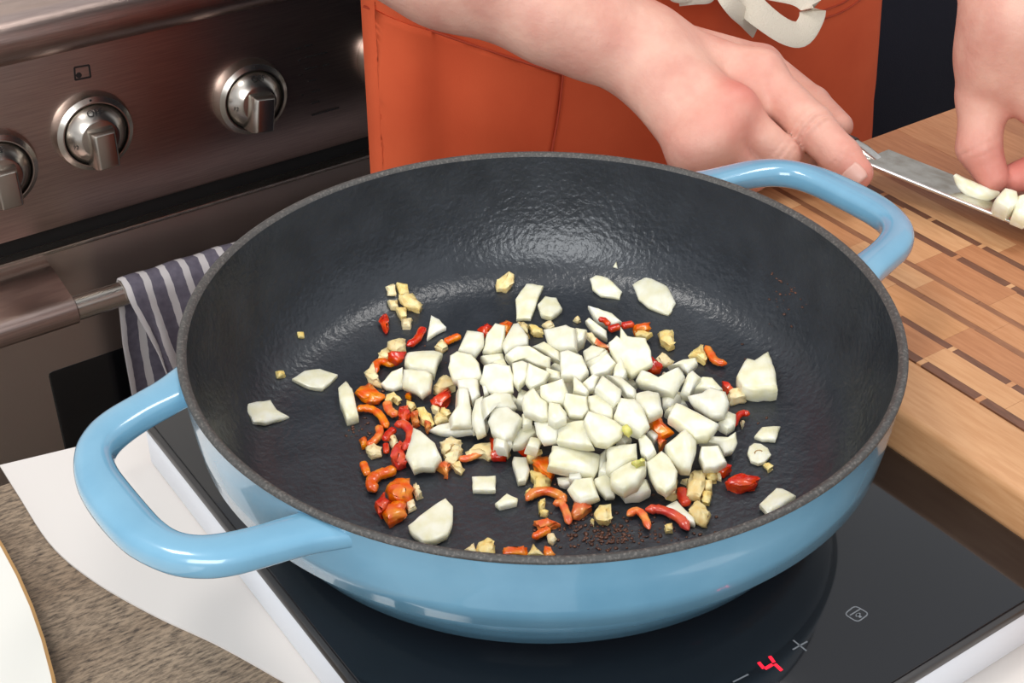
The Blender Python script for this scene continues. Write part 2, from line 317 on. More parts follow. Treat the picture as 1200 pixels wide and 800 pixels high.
# burner icon above a knob: square outline with a dot; small lines of print beside the other
def panel_bar(name, a, b, th, parent=rg):
    A, B = py(*a, RY)-np.array((0, 0, .011)), py(*b, RY)-np.array((0, 0, .011)); d = B-A; L = np.linalg.norm(d); ang = math.atan2(d[2], d[0])
    me = box(name, (-L/2, -.0004, -th/2), (L/2, .0004, th/2)); me.transform(Matrix.Translation((A+B)/2-np.array((0, .0004, 0))) @ Matrix.Rotation(-ang, 4, 'Y'))
    return link(name, me, M['print'], parent)
c4 = [(87, 79), (104, 76), (106, 90), (88, 93.5)]
for i in range(4): panel_bar('icon_line', c4[i], c4[(i+1) % 4], .0013)
d_ = py(92.3, 88, RY)-np.array((0, 0, .011)); link('icon_dot', lathe('icon_dot', [(0, .0005), (.0024, .0005), (.0024, 0)], 16, Matrix.Translation(d_) @ RX), M['print'], rg)
for a, b in [((357, 54), (366, 52)), ((358, 67), (383, 61)), ((357, 81), (372, 77.5)), ((378, 77), (385, 75)), ((361, 95), (370, 93)), ((365, 108), (375, 105)), ((364, 121), (374, 118)), ((365, 135), (397, 126)), ((346, 57), (352, 56)), ((349, 71), (352, 70)), ((350, 88), (354, 87)), ((352, 112), (355, 111))]:
    panel_bar('print_line', a, b, .0011)

# ------------------------------------------------------------------ towel over the oven handle
def towel():
    nx, nv = 70, 46
    Lf, Lb = .17, .20
    V = []; UV = []
    for j in range(nv+1):
        s = -Lb+(Lf+Lb+.036)*j/nv       # along the drape: back (negative) -> over the bar -> front
        for i in range(nx+1):
            u = i/nx; x = .012+u*.38
            R = .0128+.0006*math.sin(u*60)
            arc = math.pi*R
            if s < 0: y = HY+R; z = HZ+s; hang = -s
            elif s < arc: a = s/arc*math.pi; y = HY+R*math.cos(a); z = HZ+R*math.sin(a); hang = 0
            else: y = HY-R; z = HZ-(s-arc); hang = s-arc
            g = min(1, hang/.06)
            fold = .006*g*math.sin(u*46+1.5+hang*9)+.0035*g*math.sin(u*91+hang*22)
            if s < 0: y += .004*g*math.sin(u*40) ; x += -.004*g
            else:
                y -= abs(fold)*.9 - .002*g
                x += (1-u)**3*(.03*min(1, hang/.15)) + fold*.5
            V.append((x, y, z)); UV.append((u*.37, s))
    f = [(j*(nx+1)+i, j*(nx+1)+i+1, (j+1)*(nx+1)+i+1, (j+1)*(nx+1)+i) for j in range(nv) for i in range(nx)]
    me = pyd('towel', V, f); ul = me.uv_layers.new(name='UVMap')
    for l in me.loops: ul.data[l.index].uv = UV[l.vertex_index]
    o = link('kitchen_towel', me, M['towel'], None, 180)
    s_ = o.modifiers.new('thick', 'SOLIDIFY'); s_.thickness = .0016; s_.offset = 0
    tag(o, 'grey and white striped linen towel hanging over the oven handle', 'towel')
towel()

rg.location.z += .011
for t_ in bpy.data.objects:
    if t_.name.startswith('kitchen_towel'): t_.location.z += .011
# ------------------------------------------------------------------ white paper, plate, hob
left = [pz(*q, 0)[:2] for q in [(180, 504), (0, 547), (22, 582), (60, 640), (110, 682), (180, 722), (255, 757), (332, 800), (380, 830)]]
pts = [tuple(p) for p in crom(left[1:], 40)]
outl = [tuple(left[0])]+pts+[(-.10, -.26), (.0, -.30), (.133, -.30), (.133, -.25), (.133, .152)]
link_p = link('paper_sheet', prism('paper_sheet', outl, .0002, .0012), M['paper'], None)
tag(link_p, 'white sheet of paper with a curved edge lying under the induction hob', 'paper')
# plate at the lower left corner
A, B, C_ = [pz(*q, .012)[:2] for q in [(0, 632), (37, 705), (66, 800)]]
D_ = 2*(A[0]*(B[1]-C_[1])+B[0]*(C_[1]-A[1])+C_[0]*(A[1]-B[1]))
ux = ((A@A)*(B[1]-C_[1])+(B@B)*(C_[1]-A[1])+(C_@C_)*(A[1]-B[1]))/D_; uy = ((A@A)*(C_[0]-B[0])+(B@B)*(A[0]-C_[0])+(C_@C_)*(B[0]-A[0]))/D_
PR = float(np.hypot(A[0]-ux, A[1]-uy)); print('plate', ux, uy, PR)
pl = empty('plate', (ux, uy, 0)); tag(pl, 'cream white plate with a thin brown edge at the lower left corner', 'plate')
T = Matrix.Translation((ux, uy, 0))
link('dish', lathe('dish', [(0, .001), (PR*.6, .001), (PR*.62, .002), (PR-.006, .0085), (PR-.0012, .0105), (PR-.0012, .0125), (PR-.006, .0125), (PR*.72, .0075), (PR*.66, .006), (0, .0055)], 128, T), M['plate'], pl, 40)
link('brown_edge', lathe('brown_edge', [(PR-.0014, .0103), (PR, .0108), (PR, .0124), (PR-.0014, .0128), (PR-.0014, .0103)], 128, T), M['plate_edge'], pl, 40)

hob = empty('induction_hob', (-.01, -.03, .0012)); tag(hob, 'portable black glass induction hob with white sides under the blue pan', 'hob')
HX0, HX1, HY0, HY1 = -.1415, .1345, -.194, .128
link('housing', box('housing', (HX0+.0005, HY0+.0005, .0013), (HX1-.0005, HY1-.0005, ZG-.006), .002), M['white'], hob, 40)
link('edge_trim', box('edge_trim', (HX0-.0005, HY0-.0005, ZG-.006), (HX1+.0005, HY1+.0005, ZG-.0012), .0012), M['trim'], hob, 40)
gl = link('glass_top', box('glass_top', (HX0+.002, HY0+.002, ZG-.0055), (HX1-.0015, HY1-.002, ZG), .0009), M['glass'], hob, 40)
def bar(name, a, b, th, m, parent, z=ZG, h=.00015):
    A, B = np.array(a), np.array(b); d = B-A; L = np.linalg.norm(d)
    me = box(name, (-L/2, -th/2, 0), (L/2, th/2, h)); me.transform(Matrix.Translation(((A[0]+B[0])/2, (A[1]+B[1])/2, z)) @ Matrix.Rotation(math.atan2(d[1], d[0]), 4, 'Z'))
    return link(name, me, m, parent)
def gp(x, y): return pz(x, y, ZG)[:2]
bar('minus_mark', gp(859, 799), gp(877, 790), .0006, M['mark'], gl)
for a, b in (((929, 761), (946, 751.5)), ((929.5, 750), (945, 762.5))): bar('plus_mark', gp(*a), gp(*b), .0006, M['mark'], gl)
for a, b in (((889, 776), (895, 783)), ((896.5, 783.5), (905, 778.5)), ((902, 769), (907, 776)), ((908, 778), (916, 785.5))): bar('digit_segment', gp(*a), gp(*b), .0013, M['led'], gl, h=.0002)
ic = [gp(*q) for q in [(989.5, 719.5), (1002, 709.5), (1018.5, 719), (1005, 729)]]
rp = []
for i in range(4):
    p0, p1, p2 = ic[i-1], ic[i], ic[(i+1) % 4]
    for t in (0, .25, .5, .75, 1): a = p1+(p0-p1)*.28; b = p1+(p2-p1)*.28; rp.append((1-t)**2*a+2*t*(1-t)*p1+t*t*b)
for i in range(len(rp)): bar('lock_icon', rp[i], rp[(i+1) % len(rp)], .0005, M['mark'], gl)
bar('lock_icon', gp(996, 721), gp(1008, 713.5), .0005, M['mark'], gl)
bar('lock_icon', gp(1004, 719), gp(1009, 723.5), .0012, M['mark'], gl); bar('lock_icon', gp(1003, 722), gp(1008, 718.5), .0008, M['mark'], gl)

# ------------------------------------------------------------------ cutting board
BZ = .049
bd = empty('cutting_board', (.35, -.1, .0012)); tag(bd, 'thick maple cutting board with dark walnut strips beside the hob', 'cutting board')
BX0, BX1, BY0, BY1 = .1362, .62, -.34, .112
link('core', box('core', (BX0+.002, BY0+.002, .002), (BX1-.002, BY1-.002, BZ-.0035)), M['maple'][0], bd)
link('side_rail', box('side_rail', (BX0, BY0, .0015), (BX0+.0370, BY1, BZ), .004, 3), M['maple'][1], bd, 40)
link('side_rail', box('side_rail', (BX1-.037, BY0, .0015), (BX1, BY1, BZ), .004, 3), M['maple'][1], bd, 40)
strips = [.1745, .1945, .2185, .2375, .2635, .2830, .302]
yk = lambda o: [y for y in [BY0+.0005]+[o+.0355*k for k in range(-12, 12)] if BY0+.004 < y < BY1-.05]
def seg(name, x0, x1, y0, y1, m):
    link(name, box(name, (x0, y0, BZ-.006), (x1, y1, BZ-rnd.uniform(0, .00012))), m, bd)
offs = [-.0705, -.0712, -.03, -.05, -.0140, -.0140]
YE = BY1-.0
for i, x in enumerate(strips):
    o = offs[i % 6]; dashed = (i % 6) not in (2, 3)
    ys = sorted([BY0+.001]+[y for y in [o+.0355*k for k in range(-12, 12)] if BY0+.004 < y < YE-.008]+[YE])
    wd = .0026 if not dashed else .0031
    if i == len(strips)-1: break
    for a, b in zip(ys[:-1], ys[1:]):
        g = .0022 if dashed else .0001
        seg('walnut_inlay', x-wd+.0005, x+wd-.0005, a+g, b-g*.4, M['walnut'] if dashed else M['walnut_pale'])
        if dashed: seg('maple_key', x-wd+.0006, x+wd-.0006, b-g*.4+.0001, b+g-.0001, M['maple'][rnd.randrange(5)])
    x1 = strips[i+1]
    o2 = o+rnd.uniform(-.01, .01)
    ys = sorted([BY0+.001]+[y for y in [o2+.049*k for k in range(-9, 9)] if BY0+.004 < y < YE-.008]+[YE])
    for a, b in zip(ys[:-1], ys[1:]):
        seg('maple_block', x+wd-.0004, x1-.0018, a+.00005, b-.00005, M['maple'][rnd.randrange(5)])

for k, (xa, xb) in enumerate(((.2998, .352), (.352, .407), (.407, .458), (.458, .515), (.515, BX1-.037))):
    seg('maple_plank', xa+.00005, xb-.00005, BY0+.001, BY1, M['maple'][(2, 0, 2, 3, 0)[k]])
# ------------------------------------------------------------------ pan
pan = empty('frying_pan', (0, 0, ZG)); tag(pan, 'light blue enamelled cast iron braiser with two loop handles on the hob', 'pan')
k_ = PAN_H/.08
outer = [(r, max(.0008, z*k_)) for r, z in [(0, 0), (.110, 0), (.1135, .0008), (.1225, .0035), (.1310, .0095), (.1360, .0185), (.1435, .0295), (.1474, .0372), (.1480, .0390), (.1508, .0405), (.1524, .052), (.1537, .066), (.1543, .0775), (.1546, .0785)]]+[(0, 0)]*2
TP = Matrix.Translation((0, 0, ZG))
link('body', lathe('body', outer[:-2], 160, TP), M['blue'], pan, 180)
inner = [(r, z+PAN_H) for r, z in [(.1545, -.0016), (.1552, -.0008), (.1550, .0003), (.1538, .0009), (.1522, .0007), (.1510, -.0008)]]+[(.1500, .0600*k_+.004), (.1488, .052), (.1470, .0425), (.1440, .0320), (.1400, .0230), (.1350, .0158), (.1290, .0110), (.1220, .0084), (.1140, .0074), (.1000, .0070), (.06, .0069), (0, .0068)]
ins = link('cooking_surface', lathe('cooking_surface', inner[5:], 160, TP), M['iron'], pan, 180)
link('rim', lathe('rim', inner[:6], 160, TP), M['rim'], pan, 180)
IR = np.array([p[0] for p in inner[5:]][::-1]); IZ = np.array([p[1] for p in inner[5:]][::-1])+ZG
def zin(r): return float(np.interp(r, IR, IZ))
for side in (0, 1):
    ang = math.radians(2.5 + 180*side)
    OE = [(.124, .074), (.140, .0668), (.152, .0615), (.165, .0580), (.178, .0545), (.188, .0490), (.197, .0395), (.2035, .025), (.206, .010)]
    IE = [(.136, .0445), (.146, .0440), (.155, .0428), (.164, .0412), (.173, .0385), (.181, .0345), (.186, .0285), (.188, .020), (.1885, .010)]
    OE = OE+[(x, -y) for x, y in OE[::-1]]; IE = IE+[(x, -y) for x, y in IE[::-1]]
    OC = crom([(x, y, 0) for x, y in OE], 90); IC = crom([(x, y, 0) for x, y in IE], 90)
    V = []; ns = 28; NS = len(OC)
    for o_, n_i in zip(OC, IC):
        c = (o_+n_i)/2; hw = np.linalg.norm(o_-n_i)/2; sd = (o_-n_i)/(2*hw); d = min(1, max(0, (c[0]-.14)/.05))
        for k in range(ns):
            th = 2*math.pi*k/ns; c_, s_ = math.cos(th), math.sin(th)
            V.append(c+sd*hw*math.copysign(abs(c_)**.74, c_)+np.array((0, 0, HR-.0068+(.0052+.0012*d)*math.copysign(abs(s_)**.74, s_))))
    Fh = [(a*ns+k, a*ns+(k+1) % ns, (a+1)*ns+(k+1) % ns, (a+1)*ns+k) for a in range(NS-1) for k in range(ns)]+[tuple(range(ns)), tuple(range((NS-1)*ns, NS*ns))]
    me = fixn(pyd('handle', V, Fh))
    for v_ in me.vertices:
        q = math.hypot(v_.co.x, v_.co.y)
        if q < .1522: v_.co.x *= .1522/q; v_.co.y *= .1522/q
    me.transform(Matrix.Rotation(ang, 4, 'Z'))
    link('handle', me, M['blue'], pan, 60)

# browned crumbs and specks stuck in the pan
def surf(x, y, off=0):
    r = ray(x, y); t = .35
    while t < 1.2:
        p = CAM+r*t
        if np.hypot(p[0], p[1]) < .151 and p[2] <= zin(np.hypot(p[0], p[1]))+off and p[2] < HR: break
        t += .0004
    q = np.hypot(p[0], p[1]); dz = (zin(q+.002)-zin(max(q-.002, 0)))/.004
    n = np.array([-dz*p[0]/max(q, 1e-6), -dz*p[1]/max(q, 1e-6), 1]); n /= np.linalg.norm(n)
    return p, n
def crumbs():
    bm = bmesh.new()
    spots = []
    for _ in range(420):
        a = rnd.random()
        if a < .62: x, y = rnd.gauss(705, 32), rnd.gauss(626, 11)
        elif a < .72: x, y = rnd.gauss(920, 14), rnd.gauss(345, 22)
        elif a < .80: x, y = rnd.gauss(420, 9), rnd.gauss(505, 12)
        elif a < .90: x, y = rnd.gauss(790, 30), rnd.gauss(625, 9)
        else: x, y = rnd.uniform(430, 900), rnd.uniform(400, 600)
        if 300 < x < 1000 and 250 < y < 646: spots.append((x, y))
    for x, y in spots:
        p, n = surf(x, y)
        if np.hypot(p[0], p[1]) > .147: continue
        s = rnd.uniform(.0004, .0012)
        bmesh.ops.create_icosphere(bm, subdivisions=1, radius=s, matrix=Matrix.Translation(p+n*s*.3) @ Matrix.Rotation(rnd.uniform(0, 6), 4, 'Z') @ Matrix.Diagonal((1, rnd.uniform(.4, 1), .4, 1)))
    me = bpy.data.meshes.new('browned_residue'); bm.to_mesh(me); bm.free()
    o = link('browned_residue', me, M['fond'], pan, 180); tag(o, 'browned crumbs stuck to the pan bottom', kind='stuff')
crumbs()

# ------------------------------------------------------------------ chopped vegetables
FZ = ZG+.0070
def frame(P0, n, xdir=None):
    n = np.array(n, float); n /= np.linalg.norm(n)
    x = np.array(RT if xdir is None else xdir, float); x = x-n*(x@n); x /= np.linalg.norm(x); y = np.cross(n, x)
    return Matrix(((x[0], y[0], n[0], P0[0]), (x[1], y[1], n[1], P0[1]), (x[2], y[2], n[2], P0[2]), (0, 0, 0, 1)))
def chunk(name, px, P0, n, t, m, dome=.0, bend=0., jag=.04, ang=52):
    """px: outline in the picture, seen on the plane (P0, n); the piece goes t below that face"""
    W = frame(P0, n); Wi = W.inverted(); nn = np.array(n)/np.linalg.norm(n)
    o2 = []
    for x, y in px:
        r = ray(x, y); k = ((P0-CAM)@nn)/(r@nn); q = Wi @ Vector(CAM+r*k); o2.append((q.x, q.y))
    c = np.mean(o2, 0); o2 = np.array(o2)-c
    size = np.abs(o2).max()
    den = []
    L = len(o2)
    for i in range(L):
        a, b = o2[i], o2[(i+1) % L]
        k = max(1, min(4, int(np.linalg.norm(b-a)/.004)+1))
        for j in range(k):
            q = a+(b-a)*j/k
            if j: q = q*(1+rnd.uniform(-jag, jag))
            den.append(q)
    den = np.array(den); K = len(den)
    bd_ = rnd.uniform(0, math.pi); bx = np.array([math.cos(bd_), math.sin(bd_)])
    e = min(.0006, t*.2, size*.06)/max(size, .002)
    rings = [(.90, -t), (.985-e*.3, -t+t*.15), (1.0, -t*.5), (.995, -t*.16), (1-e*1.6, -t*.03), (.80, dome*.35), (.45, dome*.85)]
    V = []; Fc = []
    for s, z in rings:
        for q in den:
            p = q*s; u = (p@bx)/size; V.append((p[0], p[1], z+bend*size*(.35-u*u)))
    for rI in range(len(rings)-1):
        for i in range(K):
            j = (i+1) % K; Fc.append((rI*K+i, rI*K+j, (rI+1)*K+j, (rI+1)*K+i))
    V.append((0, 0, dome+bend*size*.35)); top = len(V)-1
    V.append((0, 0, -t+bend*size*.35)); bot = len(V)-1
    b0 = (len(rings)-1)*K
    for i in range(K):
        j = (i+1) % K; Fc.append((b0+i, b0+j, top)); Fc.append((j, i, bot))
    if m != 'onion':
        ang = 75; am = min(.0009, size*.14)
        V = [(x+rnd.uniform(-am, am), y+rnd.uniform(-am, am), z+rnd.uniform(-am, am)*.6) for x, y, z in V]
    me = fixn(pyd(name, V, Fc))
    o = link(name, me, M[m] if isinstance(m, str) else m, None, ang, W @ Matrix.Translation((c[0], c[1], 0)))
    return o
def P_(s): return [tuple(map(float, q.split(','))) for q in s.split()]
def flat_piece(name, s, t, m, dome=.0004, bend=.0, lift=0, jag=.04):
    px = P_(s); c = np.mean(px, 0)
    p, n = surf(c[0], c[1], t+lift)
    return chunk(name, px, p, n, t, m, dome, bend, jag)
def pile_piece(name, h, s, m, t=None, cam_w=.55, jit=.30, bend=None):
    px = P_(s); c = np.mean(px, 0); h = h*.00082
    P0 = pz(c[0], c[1], FZ+h)
    tc = CAM-P0; tc /= np.linalg.norm(tc)
    n = np.array([0, 0, .8])+tc*cam_w+np.array([rnd.uniform(-1, 1), rnd.uniform(-1, 1), 0])*jit
    n /= np.linalg.norm(n)
    if t is None: t = min(rnd.uniform(.0048, .0075), max(.0025, h*.9))
    return chunk(name, px, P0, n, t, m, rnd.uniform(.0002, .0012), rnd.uniform(-.22, .30) if bend is None else bend)
def strip(name, h, s, wpx, m, flat=.75, up=(0, 0, 1)):
    px = P_(s); c = np.mean(px, 0)
    pts = []
    for x, y in px:
        if h <= 4: p, n = surf(x, y, .0026); pts.append(p)
        else: pts.append(pz(x, y, FZ+h*.00082))
    d = depth(pts[0]); r = 1.22*wpx/2*d/F
    Pn = crom(pts, 6*(len(pts)-1)+4)
    c0 = np.mean(Pn, 0); n = len(Pn)
    wv = [r*(1-.75*max(0, abs(2*i/(n-1)-1)-.78)/.22)*(1+rnd.uniform(-.08, .08)) for i in range(n)]
    tv = [min(a*flat, .0030)*(1+rnd.uniform(-.1, .1)) for a in wv]
    lo = min(p[2] for p in Pn)
    me = sweep(name, [p-c0 for p in Pn], wv, tv, ns=12, e=2.6, up=up)
    return link(name, me, M[m], None, 60, Matrix.Translation(c0))
def where(s, kind):
    c = np.mean(P_(s), 0)
    if kind == 'onion':
        if c[0] < 560: return 'at the left end of the heap'
        if c[0] > 770: return 'at the right end of the heap'
        if c[1] < 425: return 'along the back of the heap'
        if c[1] > 515: return 'along the front of the heap'
        return 'on the crown of the heap'
    if c[0] < 560: return 'left of the onion heap' if c[1] < 500 else 'at the front left of the onion heap'
    if c[1] < 450: return 'behind the onion heap'
    if c[0] > 770: return 'right of the onion heap' if c[1] < 540 else 'at the front right of the onion heap'
    return 'in front of the onion heap' if c[1] > 515 else 'within the onion heap'
# --- onions of the heap: height of the visible face (mm), outline
HEAP = '''8|477,412 495,409 510,408 519,412 514,422 510,436 496,434 480,430 474,424
6|446,449 459,434 472,430 473,452 461,456 452,454
11|472,431 500,433 506,438 504,457 494,465 484,458 471,453
9|483,496 492,503 510,520 517,535 508,547 495,548 484,552 475,536 481,515
14|537,410 548,383 567,389 567,405 557,417 548,414
14|565,411 570,390 580,377 592,380 591,395 588,408 575,413
16|588,404 601,376 607,375 619,394 618,403 605,406 592,412
8|563,416 590,413 592,422 572,426
20|527,415 535,409 552,413 561,424 565,440 560,446 545,449 530,444 525,430
26|567,428 580,424 598,427 602,440 602,458 585,465 570,456 562,446
5|502,503 512,497 530,493 553,499 555,504 530,508 514,507
16|537,455 548,454 553,480 554,500 530,500 528,487 536,475
16|553,484 557,466 565,461 568,490 569,505 558,510 553,498
18|535,444 560,442 563,462 553,470 548,456 537,455
22|567,465 580,459 600,460 608,476 600,480 576,475 570,488
18|571,493 576,475 595,474 612,489 605,500 600,510 590,516 575,506
22|563,443 570,440 572,460 567,462
22|636,385 663,379 674,383 675,409 656,409 642,404
20|674,383 688,385 684,398 675,402
24|592,414 605,404 620,404 640,416 646,418 646,432 630,428 612,420 600,424
17|623,405 637,399 655,411 656,423 647,420 640,415
30|656,411 665,408 682,415 690,434 680,445 670,440 657,440
22|683,410 693,403 710,408 705,416 686,424
22|686,424 705,416 711,408 713,420 692,434
14|686,375 690,371 711,387 712,397 695,388
28|600,424 612,421 619,424 619,440 608,452 602,444
30|619,424 632,430 645,436 638,448 622,455 615,447
24|640,430 657,435 658,445 640,441
34|613,462 625,453 634,465 642,470 643,490 635,491 614,483 611,470
38|633,450 660,443 666,458 660,470 645,470 634,462
33|643,470 656,472 664,482 664,492 650,497 642,492
34|662,460 688,463 690,480 683,488 667,486 660,472
33|672,440 682,448 690,458 687,463 671,458
32|682,448 695,437 702,440 697,455 690,457
31|689,462 700,459 709,463 720,470 718,488 705,488 690,478
36|698,452 706,438 729,456 727,468 721,472 710,464
20|612,483 625,485 624,497 613,499
24|625,493 640,492 655,497 652,515 635,518 628,508
26|655,496 672,491 685,491 690,510 695,522 672,520 652,518
31|685,490 690,480 705,484 722,492 731,500 729,512 715,520 700,518 690,505
12|601,502 625,497 629,506 612,520 600,523
15|648,519 670,522 704,533 701,550 697,557 675,553 642,546
13|702,532 711,524 712,545 702,553
6|652,559 673,557 672,567 660,569 654,567
9|664,573 673,560 694,558 702,582 680,590 672,585
9|697,560 712,553 721,560 721,582 711,583 706,577 696,567
10|689,358 700,360 718,366 729,377 716,381 700,376
28|713,400 722,391 726,396 727,380 735,391 757,395 763,410 765,424 748,433 740,438 728,432 718,415
30|720,430 728,417 735,436 730,444 718,442
28|690,430 712,412 722,424 712,434 694,440
24|751,432 757,440 775,444 796,430 803,440 790,462 775,458 750,449 745,444
15|774,462 790,462 796,461 786,476 776,476
27|744,460 760,456 772,458 777,480 760,488 752,480 744,472
30|710,438 727,440 745,455 743,465 735,463 727,452
29|720,485 727,464 745,464 753,473 762,500 752,508 740,503 722,492
14|758,506 763,502 773,508 767,516
10|782,429 800,420 815,418 817,424 806,437 795,428
20|796,460 806,437 812,432 822,440 812,455 808,463
16|812,455 823,440 835,441 848,455 842,460 825,455
22|805,463 822,459 832,452 850,458 854,470 848,486 833,489 812,475
22|783,488 792,470 802,474 818,483 843,497 830,511 815,512 800,500
12|841,495 847,483 853,480 863,484 862,497 853,502 845,498
18|780,520 803,501 817,515 816,530 810,550 800,549 785,535
10|821,516 829,510 854,511 863,505 865,518 860,528 850,531 842,520
13|819,535 822,522 842,520 852,541 838,548 825,548
20|711,522 746,518 747,535 735,540 722,550 715,553 710,550
20|747,512 755,507 763,515 768,526 758,536 750,530
18|715,554 740,537 757,537 757,548 747,565 730,572 715,566
16|757,538 775,526 785,535 794,550 792,565 780,575 770,570 760,552
8|722,567 740,570 758,561 763,573 750,580 732,582'''
for ln in HEAP.split('\n'):
    h, s = ln.split('|'); tag(pile_piece('onion_piece', float(h), s, 'onion'), 'white diced onion piece '+where(s, 'onion'), 'onion', 'diced onion '+where(s, 'onion'))
# pieces deeper in the heap, seen in the gaps
for k in range(46):
    while True:
        x, y = rnd.gauss(672, 70), rnd.gauss(482, 42)
        if ((x-672)/135)**2+((y-482)/78)**2 < 1: break
    e = 1-((x-672)/150)**2-((y-482)/95)**2
    sz = rnd.uniform(9, 14); a0 = rnd.uniform(0, 6)
    s = ' '.join('%.1f,%.1f' % (x+sz*rnd.uniform(.8, 1.2)*math.cos(a0+q*math.pi/2), y+.75*sz*rnd.uniform(.8, 1.2)*math.sin(a0+q*math.pi/2)) for q in range(4))
    tag(pile_piece('onion_piece', 6+16*e*rnd.uniform(.4, 1), s, 'onion', cam_w=.3), 'white diced onion piece '+where(s, 'onion'), 'onion', 'diced onion '+where(s, 'onion'))
# --- loose onion pieces
for s, t, lab in [
    ('342,443 357,433 375,431 396,438 387,447 378,454 362,452', .003, 'pale boat shaped onion slice lying alone at the left of the pan'),
    ('286,471 317,468 325,480 340,487 312,495 297,494', .003, 'white onion square lying alone nearest the left rim of the pan'),
    ('396,453 405,443 413,455 420,484 406,488 398,470', .006, 'upright white onion sliver with an orange stain left of the peppers'),
    ('505,369 515,374 523,383 500,395', .003, 'white triangular onion flake just above the left end of the heap'),
    ('604,350 617,331 637,334 630,350 622,372 605,373', .003, 'curved oblong onion strip lying above the heap'),
    ('630,355 639,346 652,348 659,360 646,371 634,367', .004, 'small round onion cube right beside the curved onion strip above the heap'),
    ('691,325 698,321 712,325 729,340 726,348 704,346 694,338', .003, 'oval onion flake lying far back on the pan floor'),
    ('741,332 756,322 782,335 792,354 783,368 760,360 748,350', .003, 'large hexagonal onion layer lying at the back right of the pan'),
    ('863,440 875,418 884,421 901,409 908,430 912,453 890,455 870,452', .009, 'thick onion wedge of stacked layers alone at the right of the heap'),
    ('884,510 893,500 915,497 909,515 893,514', .0025, 'pointed translucent onion flake above the round garlic slice'),
    ('890,590 910,570 917,571 933,580 916,592 900,601', .004, 'white onion wedge nearest the right front rim of the pan'),
    ('478,614 498,598 522,583 531,592 530,612 524,625 510,632 495,633 480,620', .004, 'large fan shaped onion layer at the front left of the pan'),
    ('553,558 581,556 581,574 554,573', .003, 'small rectangular onion piece in front of the heap'),
    ('580,589 594,577 607,583 606,588 585,593', .003, 'small triangular onion flake in front of the rectangular onion piece'),
    ('600,540 602,534 617,534 621,550 616,562 607,563', .004, 'bluish white onion shard at the front left foot of the heap'),
    ('780,592 793,586 814,606 815,613 798,608', .003, 'white onion strip lying behind the long red pepper arc at the front'),
    ('718,313 722,306 724,315', .0015, 'tiny onion crumb highest on the far wall of the pan'),
    ]:
    tag(flat_piece('onion_piece', s, t, 'onion', .0006, rnd.uniform(-.1, .12)), lab, 'onion')
# green-yellow onion hearts on the heap
for h, s, lab in [(30, '728,498 735,497 740,503 736,509 730,506', 'yellow green onion heart on top of the heap'), (21, '740,540 755,536 757,541 746,546', 'yellow green onion heart at the front of the heap')]:
    tag(pile_piece('onion_heart', h+2, s, 'onion_core', .003), lab, 'onion')
# --- peppers (strips: height, path, width in picture)
for h, s, wd, m in [
    (3, '441,437 440,428 447,423 457,426 462,424', 8, 'orange'), (3, '477,405 488,398 494,388 496,384', 8, 'red'), (3, '418,481 425,478 437,480 446,487 451,496 454,501', 8, 'orange'),
    (3, '453,470 456,480 465,487', 9, 'orange'), (3, '443,498 445,508 438,517 430,522', 8, 'orange'), (8, '462,498 473,497 480,505 480,516 473,527', 9, 'red'),
    (5, '450,516 456,508 463,502', 8, 'red'), (3, '452,519 453,531', 6, 'red'), (3, '521,401 530,397 540,393', 8, 'orange'), (9, '701,374 708,375 714,381', 6, 'red'),
    (10, '713,386 727,382', 8, 'red'), (9, '728,382 743,379', 8, 'red'), (3, '827,405 833,415 839,423 852,426', 8, 'orange'), (3, '859,501 864,489 870,484 879,485', 7, 'red'),
    (3, '536,537 548,537 558,533 566,529', 7, 'orange'), (3, '799,571 800,583 806,592', 10, 'red'), (4, '756,597 775,597 796,607 807,621', 10, 'red'), (3, '735,604 745,598 754,604 761,620', 8, 'orange'),
    (4, '617,586 625,578 640,575 655,580 663,588', 10, 'orange'), (3, '648,590 658,590 664,602 667,614', 8, 'orange'), (4, '624,630 635,624 645,619', 8, 'orange'), (3, '425,541 431,557', 8, 'orange'),
    (4, '440,576 435,566 442,557 455,553 464,549', 12, 'orange')]:
    tag(strip('pepper_strip', h, s, wd, m), 'curled '+m+' pepper strip '+where(s, 'p'), 'pepper', m+' pepper strips '+where(s, 'p'))
